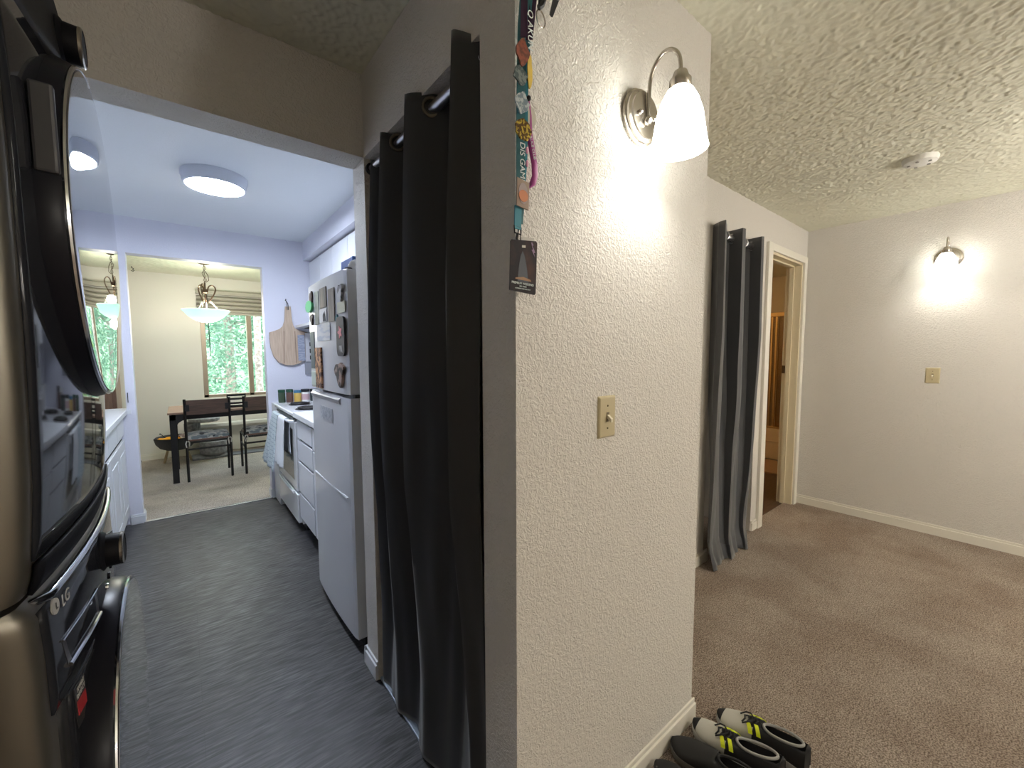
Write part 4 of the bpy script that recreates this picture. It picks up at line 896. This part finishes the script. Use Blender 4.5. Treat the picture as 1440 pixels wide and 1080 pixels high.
for x in (4.4, 4.6, 4.8):
    bm = new_bm(); bmesh.ops.create_uvsphere(bm, u_segments=16, v_segments=12, radius=.055, matrix=Matrix.Translation((x, 3.29, 2.03))); obj('globe_bulb', bm, emis('warm_globe', (1.0,.62,.28), 30), t, True)
# ------------------------------------------------------------------ lanyards, badge, hooks
YL = YP-.012
def strap(bm, pts, w, side=(1,0,0), th=.0012):
    """flat ribbon along pts; width direction turns from face-on to edge-on (twist per point)"""
    V = []
    for p in pts:
        x, y, z, tw = p; d = Vector((math.cos(tw), -math.sin(tw), 0))*w/2; V.append((Vector((x,y,z))-d, Vector((x,y,z))+d))
    R = [[bm.verts.new(a), bm.verts.new(b_)] for a, b_ in V]
    for A, B_ in zip(R, R[1:]): bm.faces.new((A[0], A[1], B_[1], B_[0]))
TEAL = mat('lanyard_teal', (.02,.20,.27), .55); TEALD = mat('lanyard_teal_dark', (.02,.12,.14), .6); TEALL = mat('lanyard_light_teal', (.10,.33,.38), .6)
PURP = mat('lanyard_purple', (.05,.02,.06), .5); MAG = mat('lanyard_magenta', (.36,.04,.24), .4, sheen=.3); TXT = mat('print_white', (.65,.72,.72), .6)
GOLD = mat('pin_gold', (.52,.38,.06), .35, metal=.7, var=(160, (.09,.05,.02), 3, .42, .5)); COPR = mat('pin_copper', (.28,.08,.05), .5, metal=.3, var=(120, (.14,.05,.035), 3, .4, .6)); PEW = mat('pin_pewter', (.08,.11,.12), .4, metal=.5, var=(120, (.2,.24,.24), 3, .45, .55)); ICE = mat('pin_silver_blue', (.20,.27,.33), .35, metal=.6, var=(110, (.5,.56,.6), 3, .45, .55))
hk = thing('wall_hook', 'wall hook rail near the top edge of the pillar holding lanyards', 'hook', (.61, YP, 2.19))
obj('rail', bx(.56, .72, YP-.014, YP, 2.185, 2.215, .003), BLACKM, hk)
for x in (.592, .645, .69):
    bm = new_bm(); tube(bm, [(x, YP-.012, 2.20), (x, YP-.04, 2.195), (x, YP-.05, 2.185), (x, YP-.045, 2.20)], .003, 6); obj('prong', bm, BLACKM, hk, True)
lan = thing('lanyard', 'teal lettered lanyard with enamel pins hanging at the pillar edge', 'lanyard', (.59, YL-.03, 2.19))
bm = new_bm(); strap(bm, [(.588,YL-.03,2.19,.1),(.584,YL-.016,2.05,.1),(.584,YL-.012,1.90,.2),(.582,YL-.012,1.72,.1),(.578,YL-.012,1.655,0)], .021); o = obj('front_strap', bm, TEALD, lan); shell(o, .0014)
bm = new_bm(); strap(bm, [(.602,YL-.02,2.19,.3),(.600,YL-.010,2.05,.5),(.597,YL-.006,1.93,.3),(.596,YL-.006,1.80,.1),(.586,YL-.006,1.68,0)], .020); o = obj('rear_strap', bm, TEAL, lan); shell(o, .0014)
bm = new_bm(); strap(bm, [(.596,YL-.036,2.19,1.1),(.590,YL-.026,2.08,1.0),(.586,YL-.020,1.99,.6)], .018); o = obj('light_strap', bm, TEALL, lan); shell(o, .0014)
text('strap_lettering', 'Q AKUN', .020, TXT, lan, frame((.5885,YL-.037,2.035), (0,0,-1), (1,0,0), (0,-1,0)))
text('strap_lettering', 'DIS GAME', .019, TXT, lan, frame((.581,YL-.020,1.778), (0,0,-1), (1,0,0), (0,-1,0)))
def blob_pin(name, x, z, a, b_, m, y, seed, n=4, amp=.16, disc=False):
    bm = new_bm(); R = random.Random(seed); ph = R.random()*6
    prism(bm, [(x+a*(1+(0 if disc else amp*math.sin(n*t_+ph)+.06*math.sin(9*t_)))*math.cos(t_), y, z+b_*(1+(0 if disc else amp*math.cos(n*t_+ph)))*math.sin(t_)) for t_ in [2*PI*k/40 for k in range(40)]], (0,-.003,0), .0008)
    return obj(name, bm, m, lan, False)
blob_pin('enamel_pin', .574, 1.990, .0165, .025, COPR, YL-.028, 1)['label'] = 'rust coloured round pin'
blob_pin('enamel_pin', .570, 1.945, .018, .017, PEW, YL-.026, 2)['label'] = 'dark pewter pin'
blob_pin('enamel_pin', .5985, 1.965, .007, .030, mat('pin_yellow', (.72,.52,.10), .5), YL-.022, 5, 2)['label'] = 'yellow narrow pin'
blob_pin('enamel_pin', .574, 1.893, .017, .021, ICE, YL-.026, 3)['label'] = 'silver blue pin'
blob_pin('enamel_pin', .574, 1.838, .021, .021, GOLD, YL-.030, 4, 7, .08)['label'] = 'gold and black round pin'
blob_pin('enamel_pin', .613, 1.888, .018, .024, mat('pin_clear', (.50,.49,.42), .3), YL-.004, 8, 2, 0, True)['label'] = 'pale translucent disc'
for z in (1.958, 1.918):
    bm = new_bm(); bmesh.ops.create_uvsphere(bm, u_segments=12, v_segments=8, radius=.0055, matrix=Matrix.Translation((.603, YL-.015, z))); obj('pin_clutch', bm, BLACKM, lan, True)
bm = new_bm(); prism(bm, [(.5645,YL-.020,1.745),(.5985,YL-.020,1.740),(.5965,YL-.020,1.683),(.5625,YL-.020,1.687)], (0,-.003,0), .0008); pc = obj('square_charm', bm, mat('charm_tan', (.30,.22,.17), .6), lan)
bm = new_bm(); prism(bm, [(.580+.0125*math.cos(t_), YL-.0232, 1.714+.022*math.sin(t_)) for t_ in [2*PI*k/32 for k in range(32)]], (0,-.0008,0)); obj('charm_arch', bm, mat('charm_grey', (.34,.27,.26), .6), pc)
bm = new_bm(); prism(bm, [(.580+.0125*math.cos(t_), YL-.0242, 1.709+.012*math.sin(t_)) for t_ in [2*PI*k/32 for k in range(32)]], (0,-.0008,0)); obj('charm_orange', bm, mat('charm_orange', (.50,.17,.06), .5), pc)
bm = new_bm(); strap(bm, [(.574,YL-.014,1.69,0),(.573,YL-.013,1.642,0)], .018); o = obj('clip_strap', bm, TEAL, lan); shell(o, .003)
bm = new_bm(); tube(bm, [(.564,YL-.013,1.648),(.583,YL-.013,1.646),(.582,YL-.013,1.632),(.565,YL-.013,1.634)], .0018, 6, closed=True)
tube(bm, [(.572,YL-.014,1.632),(.570,YL-.014,1.622),(.573,YL-.014,1.612),(.569,YL-.015,1.598),(.571,YL-.016,1.582)], .0028, 6); tube(bm, [(.575,YL-.014,1.612),(.575,YL-.015,1.598),(.573,YL-.016,1.582)], .002, 6); obj('clasp', bm, BLACKM, lan, True)
bm = new_bm(); tube(bm, [(.585,YL-.005,1.660),(.589,YL-.005,1.640),(.587,YL-.005,1.612),(.582,YL-.005,1.606),(.580,YL-.005,1.62),(.582,YL-.005,1.65)], .0018, 6); obj('spring_hook', bm, NICKEL, lan, True)
l2 = thing('lanyard', 'purple and magenta ribbon lanyard looped behind the teal one', 'lanyard', (.60, YL-.02, 2.19))
bm = new_bm(); strap(bm, [(.578,YL-.040,2.19,.9),(.575,YL-.034,2.10,.9),(.577,YL-.030,2.02,.7)], .014); strap(bm, [(.600,YL-.042,2.19,.9),(.598,YL-.036,2.10,.9),(.590,YL-.032,2.02,.7)], .014); o = obj('purple_strap', bm, PURP, l2); shell(o, .0014)
bm = new_bm(); strap(bm, [(.604,YL-.004,1.93,.6),(.611,YL-.004,1.89,.6),(.611,YL-.006,1.855,.5),(.616,YL-.008,1.83,.4),(.624,YL-.010,1.79,.2),(.625,YL-.010,1.765,.1),(.618,YL-.009,1.745,.6),(.604,YL-.007,1.735,1.0),(.596,YL-.006,1.734,1.2)], .015); o = obj('magenta_loop', bm, MAG, l2, True); shell(o, .0014)
text('ribbon_lettering', 'ALICE CLUB', .009, TXT, l2, frame((.6165,YL-.013,1.822), (.25,0,-1), (1,0,.25), (0,-1,0)))
o = obj('pink_beads', new_bm(), None, None); bpy.data.objects.remove(o)
bm = new_bm()
for z in (1.807, 1.780): bmesh.ops.create_uvsphere(bm, u_segments=12, v_segments=8, radius=.006, matrix=Matrix.Translation((.594, YL-.020, z)) @ Matrix.Diagonal((.6,.5,1.2,1)))
obj('pink_bead', bm, mat('bead_pink', (.75,.35,.52), .4), l2, True)
# badge card
def card_mat():
    m = mat('card_print', (.018,.013,.016), .6, spec=.2, var=(18, (.06,.025,.018), 3, .5, .72)); return m
bc = thing('badge_card', 'dark event pass card reading PREMIUM WEEKEND hanging from the lanyard', 'badge', (.582, YL-.014, 1.57))
bm = new_bm(); R_ = .006; cx0, cx1, cz0, cz1 = .545, .622, 1.512, 1.632-.045+.0; cz1 = 1.584+.0
pts = [(.5455,1.512),(.6185,1.508),(.6225,1.513),(.6245,1.622),(.6205,1.628),(.5535,1.618),(.5495,1.613)]
bm = new_bm(); prism(bm, [(x, YL-.019, z-.0) for x, z in [(.5455,1.5115),(.6165,1.5065),(.620,1.510),(.6245,1.6195),(.6215,1.6235),(.5525,1.6165),(.549,1.6125)]], (0,.0015,0), .0005); cd = obj('card', bm, card_mat(), bc)
fz = lambda n, c: mat(n, c, .5)
bm = new_bm(); prism(bm, [(.580,YL-.0193,1.6085),(.590,YL-.0193,1.6095),(.590,YL-.0193,1.6045),(.580,YL-.0193,1.6035)], (0,-.0004,0)); obj('card_slot', bm, fz('slot_pale', (.5,.48,.42)), cd)
bm = new_bm(); prism(bm, [(x, YL-.0193, z) for x, z in ((.606,1.618),(.611,1.604),(.607,1.603),(.617,1.588),(.614,1.597),(.618,1.598),(.610,1.612),(.613,1.613),(.609,1.619))], (0,-.0003,0)); obj('lightning_print', bm, fz('bolt_violet', (.20,.12,.22)), cd)
bm = new_bm(); prism(bm, [(x, YL-.0193, z) for x, z in ((.567,1.532),(.598,1.531),(.594,1.56),(.588,1.585),(.582,1.597),(.576,1.586),(.570,1.56))], (0,-.0003,0)); obj('dark_shape_print', bm, fz('figure_dark', (.012,.016,.03)), cd)
bm = new_bm(); prism(bm, [(x, YL-.0193, z) for x, z in ((.561,1.536),(.606,1.534),(.604,1.538),(.583,1.542),(.562,1.539))], (0,-.0005,0)); obj('amber_print', bm, fz('amber_print', (.25,.11,.03)), cd)
text('card_title', 'PREMIUM WEEKEND', .0068, TXT, cd, frame((.5825,YL-.0195,1.5275), (1,0,-.03), (.03,0,1), (0,-1,0)))
text('card_subtitle', 'ALL DAYS', .0045, TXT, cd, frame((.5825,YL-.0195,1.5215), (1,0,-.03), (.03,0,1), (0,-1,0)))
text('card_small_print', 'ADMISSION THIS PASS ONLY', .0034, TXT, cd, frame((.5825,YL-.0195,1.5165), (1,0,-.03), (.03,0,1), (0,-1,0)))
bm = new_bm(); prism(bm, [(.590,YL-.010,1.535),(.628,YL-.010,1.535),(.623,YL-.010,1.632),(.588,YL-.010,1.630)], (0,.001,0)); tag(obj('badge_card', bm, mat('card_white', (.50,.48,.44), .5)), 'blank pale card tucked behind the dark event pass', 'badge')
t = thing('key_strap', 'black clip and strap with steel key ring at the top of the pillar', 'key ring', (.645, YP-.03, 2.18))
bm = new_bm(); tube(bm, [(.648,YP-.042,2.188),(.650,YP-.03,2.15),(.642,YP-.025,2.123),(.636,YP-.022,2.118)], .006, 8); tube(bm, [(.640,YP-.03,2.17),(.638,YP-.024,2.12)], .005, 8); obj('clip', bm, BLACKM, t, True)
obj('key_ring', ringm((.644, YP-.020, 2.100), (.2,-1,0), .016, .0016), NICKEL, t, True)
bm = new_bm(); strap(bm, [(.688,YP-.045,2.19,0),(.676,YP-.03,2.15,0),(.670,YP-.025,2.117,0)], .008); strap(bm, [(.692,YP-.045,2.19,0),(.684,YP-.03,2.15,0),(.671,YP-.025,2.115,0)], .006); o = obj('strap_loop', bm, BLACKM, t); shell(o, .003)
# ------------------------------------------------------------------ shoes
def shoe(label, xt, yt, white, L_=.285, wd=.100, rot=0, mirror=1):
    t = thing('sneaker' if white else 'slip_on_shoe', label, 'shoe', (xt, yt-L_/2, 0))
    # outline half-widths along length s (0 toe .. 1 heel)
    def hw(s): return wd/2*(math.sin(PI*min(1,(s*2.1+.02)))**.5 if s < .22 else (1.0-.28*max(0,(s-.30))/.35 if s < .65 else .72+.06*math.sin((s-.65)*6)))*(1 if s < .93 else math.sqrt(max(0,1-((s-.93)/.07)**2))*.8+.2)
    def off(s): return mirror*.010*math.sin(PI*s)
    cr, sn = math.cos(rot), math.sin(rot)
    def W(a, s, z):
        dx = a+off(s); dy = -s*L_; return (xt+dx*cr-dy*sn, yt+dx*sn+dy*cr, z)
    def top(s): return .047+.030*min(1, s/.45)**1.3+(.020*max(0, (s-.6)/.4))
    z0 = .006; S = [k/28 for k in range(29)]
    # sole
    bm = new_bm(); R = []
    for (z, k) in ((z0, .93), (z0+.006, 1.0), (z0+.020, 1.0), (z0+.025, .985)):
        L1 = [W(-hw(s)*k, s, z+(.006 if s < .06 else 0)) for s in S]; L2 = [W(hw(s)*k, s, z+(.006 if s < .06 else 0)) for s in S[::-1]]; R.append([bm.verts.new(p) for p in L1+L2])
    for A, B_ in zip(R, R[1:]):
        n = len(A)
        for i in range(n): bm.faces.new((A[i], A[(i+1)%n], B_[(i+1)%n], B_[i]))
    bm.faces.new(R[0][::-1]); bm.faces.new(R[-1])
    obj('sole', bm, SOLEW if white else SOLEG, t, True)
    # upper, open collar
    n = 24; bm = new_bm(); rows = []
    for s in S:
        h = top(s)-(z0+.022); row = []
        op = s > .50 and s < .95
        for k in range(n+1):
            a = PI*k/n; cx = -math.cos(a); zz = math.sin(a)**(.62 if s < .5 else .55)
            x_ = cx*hw(s)*(.97 if s > .03 else .9); z_ = z0+.022+h*zz
            if op and abs(cx) < .62: z_ = z0+.022+h*.93*(.55 if abs(cx) < .5 else .9)-(.012 if abs(cx) < .5 else 0)
            row.append(bm.verts.new(W(x_, s, z_)))
        rows.append(row)
    for i in range(len(S)-1):
        for k in range(n):
            f = bm.faces.new((rows[i][k], rows[i+1][k], rows[i+1][k+1], rows[i][k+1])); s = (S[i]+S[i+1])/2; cc = abs(-math.cos(PI*(k+.5)/n))
            mi = 0
            if white:
                if s < .07: mi = 1
                elif s > .36 and (s > .42 or cc < .6): mi = 1
                if .50 < s < .93 and cc < .62: mi = 3
            elif .50 < s < .93 and cc < .62: mi = 3
            f.material_index = mi
    o = obj('upper', bm, None, t, True, mats=[SHW if white else SHB, SHB, YEL, SHIN]); shell(o, .003, -1)
    # collar ring
    bm = new_bm(); pts = [W(.66*hw(.74)*1.05*math.cos(a), .725-.205*math.sin(a), top(.725-.205*math.sin(a))*.985) for a in [2*PI*k/36 for k in range(36)]]
    tube(bm, pts, .0045, 8, closed=True); obj('collar', bm, SHG if white else SHB, t, True)
    if white:
        for sg in (-1, 1):
            bm = new_bm()
            for s0 in (.345, .43):
                P_ = [(s0, .42), (s0+.05, .42), (s0+.10, .93), (s0+.04, .95)]; 
                def up(s, c): h = top(s)-(z0+.022); return W(sg*c*hw(s)*1.0, s, z0+.024+h*math.sin(math.acos(min(1,c)))**.62)
                m_ = 6; V = [[bm.verts.new(Vector(up(s0+(.045)*v+.05*u, .40+.55*u))+Vector((sg*.001,0,.0015))) for v in (0,1)] for u in [q/m_ for q in range(m_+1)]]
                for A, B_ in zip(V, V[1:]): bm.faces.new((A[0], A[1], B_[1], B_[0]))
            o = obj('side_stripe', bm, YEL, t); shell(o, .0015); o['label'] = 'bright yellow stripe'
        bm = new_bm()
        for k in range(5):
            s = .30+.045*k; z = top(s)+.003; w = hw(s)*.42
            tube(bm, [W(-w, s, z-.004), W(-w*.3, s+.02, z+.002), W(w*.3, s+.005, z+.003), W(w, s+.03, z-.004)], .0028, 6)
        tube(bm, [W(.0, .42, top(.42)+.005), W(.02, .36, top(.36)+.009), W(.028, .30, top(.3)+.004), W(.012, .25, top(.25)+.003)], .0026, 6)
        tube(bm, [W(.0, .42, top(.42)+.005), W(-.024, .37, top(.37)+.008), W(-.03, .31, top(.3)+.002)], .0026, 6)
        obj('laces', bm, SHB2, t, True)
    return t
SHW = mat('shoe_grey_white', (.48,.47,.42), .8, bump=(400,.3,.001,'noise')); SHB = mat('shoe_black', (.010,.010,.011), .75); SHB2 = mat('lace_black', (.012,.012,.013), .6)
YEL = mat('shoe_yellow', (.72,.80,.02), .5); SHIN = mat('shoe_inside', (.02,.02,.022), .9); SHG = mat('collar_grey', (.30,.30,.29), .6); SOLEW = mat('sole_white', (.50,.50,.48), .5); SOLEG = mat('sole_grey', (.16,.15,.14), .6)
shoe('black slip on shoe closest to the pillar, at the bottom edge', 1.150, .690, False, rot=.10, mirror=-1)
shoe('black slip on shoe beside the white sneaker, toe at the baseboard', 1.268, .700, False, rot=.10)
shoe('white, black and yellow sneaker next to the black shoe', 1.398, .690, True, rot=.10, mirror=-1)
shoe('white, black and yellow sneaker standing farthest out on the carpet', 1.505, .652, True, rot=.10)
# ------------------------------------------------------------------ outdoors
def leafy(name, label, cx, cy, z0, H_, R, cols, n, seed, cat='tree', trunk=True, ls=.10):
    t = thing(name, label, cat, (cx, cy, z0)); Rn = random.Random(seed)
    if trunk:
        bm = new_bm(); tube(bm, [(cx, cy, z0), (cx+.05, cy, z0+H_*.4), (cx-.04, cy, z0+H_*.95)], [.16,.12,.03], 10)
        for k in range(14):
            z = z0+H_*(.15+.75*k/14); a = Rn.random()*6.28; r = R*(1-.6*k/14); tube(bm, [(cx, cy, z), (cx+r*.5*math.cos(a), cy+r*.5*math.sin(a), z+.15), (cx+r*.95*math.cos(a), cy+r*.95*math.sin(a), z+.05)], [.03,.018,.006], 5)
        obj('trunk', bm, BARK, t, True)
    bm = new_bm(); k = 0
    while k < n:
        a = Rn.random()*2*PI; q = Rn.random(); r = R*(1-.65*q)*math.sqrt(Rn.uniform(.15,1)); p = Vector((cx+r*math.cos(a), cy+r*math.sin(a), z0+H_*(.08+.92*q)))
        if noise.noise(p*1.8+Vector((seed,0,0))) < -.12: k += 1; continue
        d = Vector((Rn.gauss(0,1), Rn.gauss(0,1), Rn.gauss(0,.7))).normalized(); e = d.cross(Vector((Rn.gauss(0,1), Rn.gauss(0,1), Rn.gauss(0,1)))).normalized(); l = ls*Rn.uniform(.6,1.5)
        vs = [bm.verts.new(p-d*l), bm.verts.new(p+e*l*.32), bm.verts.new(p+d*l), bm.verts.new(p-e*l*.32)]; f = bm.faces.new(vs); f.material_index = Rn.choice((0,0,1)); k += 1
    o = obj('foliage', bm, None, t, mats=cols); o['kind'] = 'stuff'
def leafmat(n, c):
    m = mat(n, c, .6); N = m.node_tree.nodes; L = m.node_tree.links; b = N['Principled BSDF']; t_ = N.new('ShaderNodeBsdfTranslucent'); t_.inputs[0].default_value = (*c, 1); mx = N.new('ShaderNodeMixShader'); mx.inputs[0].default_value = .45
    o = [q for q in N if q.type == 'OUTPUT_MATERIAL'][0]; L.new(b.outputs[0], mx.inputs[1]); L.new(t_.outputs[0], mx.inputs[2]); L.new(mx.outputs[0], o.inputs['Surface']); return m
BARK = mat('bark', (.36,.30,.26), .9, bump=(40,.8,.02,'noise'), var=(20, (.18,.14,.12), 4, .4, .6))
LA = leafmat('leaf_mint', (.13,.24,.16)); LB = leafmat('leaf_lime', (.24,.34,.09)); LC_ = leafmat('leaf_pale', (.24,.36,.26))
ZG = -2.4
leafy('conifer_tree', 'big pale green conifer filling the left window pane', 1.0, 13.6, ZG, 8.5, 2.1, [LA, LC_], 42000, 1, ls=.065)
leafy('conifer_tree', 'conifer farther back on the left, seen at the left window edge', -2.2, 18.2, ZG, 8.5, 2.0, [LC_, LA], 6000, 2)
leafy('leafy_shrub', 'lime green leafy bush low outside the window', .40, 10.3, ZG, 2.9, .70, [LB, LC_], 4500, 3, ls=.06, cat='bush', trunk=False)
leafy('leafy_tree', 'lime leafed tree seen in the narrow right window pane', 2.15, 10.2, ZG, 6.5, .85, [LB, LA], 11000, 4, ls=.055)
leafy('leafy_tree', 'pale leafed tree farther back on the slope', 4.9, 18.6, ZG, 9.0, 2.3, [LC_, LB], 7000, 5)
bm = new_bm(); tube(bm, [(1.10, 8.7, ZG), (1.09, 8.7, 0), (1.105, 8.7, 3), (1.07, 8.7, 6)], [.075,.06,.055,.04], 12); tag(obj('tree_trunk', bm, BARK, None, True), 'bare mottled trunk standing close outside the right window pane', 'tree trunk')
bm = new_bm(); grid(bm, lambda u, v: (-30+60*u, 7.6+45*v, ZG+.4*noise.noise(Vector((u*9, v*9, 0)))+13*v), 40, 40)
o = struct('floor', bm, mat('grass', (.12,.22,.12), .9, bump=(30,.8,.05,'noise'), var=(4, (.22,.33,.18), 4, .4, .6)), None, True)
# ------------------------------------------------------------------ light
w = bpy.data.worlds.new('sky'); sc.world = w; w.use_nodes = True; nt = w.node_tree; bg = nt.nodes['Background']
bg.inputs['Color'].default_value = (.80,.92,1.0,1); bg.inputs['Strength'].default_value = 5
def light(name, kind, loc, energy, col, **k):
    l = bpy.data.lights.new(name, kind); l.energy = energy; l.color = col
    for a, b_ in k.items(): setattr(l, a, b_)
    o = bpy.data.objects.new(name, l); COL.objects.link(o); o.location = loc; return o
s = light('sun', 'SUN', (0,0,10), 2.5, (1,.96,.86), angle=.02); s.rotation_euler = (math.radians(50), 0, math.radians(-20))
p = light('window_portal', 'AREA', ((WX0+WX1)/2, YF+.16, (WZ0+WZ1)/2), 1, (1,1,1), shape='RECTANGLE', size=WX1-WX0, size_y=WZ1-WZ0); p.data.cycles.is_portal = True; p.rotation_euler = (math.radians(-90), 0, 0)
light('sconce_lamp_near', 'POINT', tuple(sc1+Vector((0,0,-.075))), 2.0, (1.0,.97,.91), shadow_soft_size=.022)
light('sconce_lamp_far', 'POINT', tuple(sc2+Vector((0,0,-.075))), 1.3, (1.0,.97,.91), shadow_soft_size=.022)
# globe lamps added out of view behind the camera to brighten the right hall
for k, (x, y) in enumerate(((3.25, -.95), (2.2, -2.35))):
    t = thing('pendant_lamp', ('added glass globe fill lamp behind the camera, nearer one', 'added glass globe fill lamp behind the camera, farther one')[k], 'pendant lamp', (x, y, H))
    bm = new_bm(); lathe(bm, [(.05,H),(.045,H-.02),(.006,H-.03)], (x,y,0), 'z', 20); tube(bm, [(x,y,H-.02),(x,y,2.05)], .004, 6); obj('canopy', bm, NICKEL, t, True)
    bm = new_bm(); bmesh.ops.create_uvsphere(bm, u_segments=32, v_segments=20, radius=.14, matrix=Matrix.Translation((x,y,1.93))); obj('globe', bm, emis('fill_globe_glow', (1.0,.94,.86), 42), t, True)
light('pendant_fill_down', 'POINT', (PX, PY, 1.70), 13, (1.0,.95,.86), shadow_soft_size=.06)  # fill light added below the bowl to brighten the dining room
light('pendant_bulb_light', 'POINT', (PX+.03, PY, 1.95), 13, (1.0,.93,.78), shadow_soft_size=.05)
# ------------------------------------------------------------------ camera
f = 579.63; yaw, pit, rol = (math.radians(a) for a in (38.709, -4.24, -.2095))
fw = Vector((math.sin(yaw)*math.cos(pit), math.cos(yaw)*math.cos(pit), math.sin(pit))); rt = Vector((math.cos(yaw), -math.sin(yaw), 0)); up = rt.cross(fw)
r2 = math.cos(rol)*rt+math.sin(rol)*up; u2 = -math.sin(rol)*rt+math.cos(rol)*up
cam = bpy.data.cameras.new('camera'); co = bpy.data.objects.new('camera', cam); COL.objects.link(co)
M = Matrix.Identity(4)
for r in range(3): M[r][0] = r2[r]; M[r][1] = u2[r]; M[r][2] = -fw[r]; M[r][3] = (0,0,1.378)[r]
co.matrix_world = M; cam.sensor_width = 36; cam.lens = 36*f/1440; cam.clip_start = .01; cam.clip_end = 200
sc.camera = co
sc.view_settings.view_transform = 'Standard'; sc.view_settings.look = 'None'; sc.view_settings.gamma = 1; sc.view_settings.exposure = 1.0
sc.view_settings.use_curve_mapping = False
sc.cycles.use_denoising = True
sc.cycles.max_bounces = 8; sc.cycles.diffuse_bounces = 5; sc.cycles.sample_clamp_indirect = 6
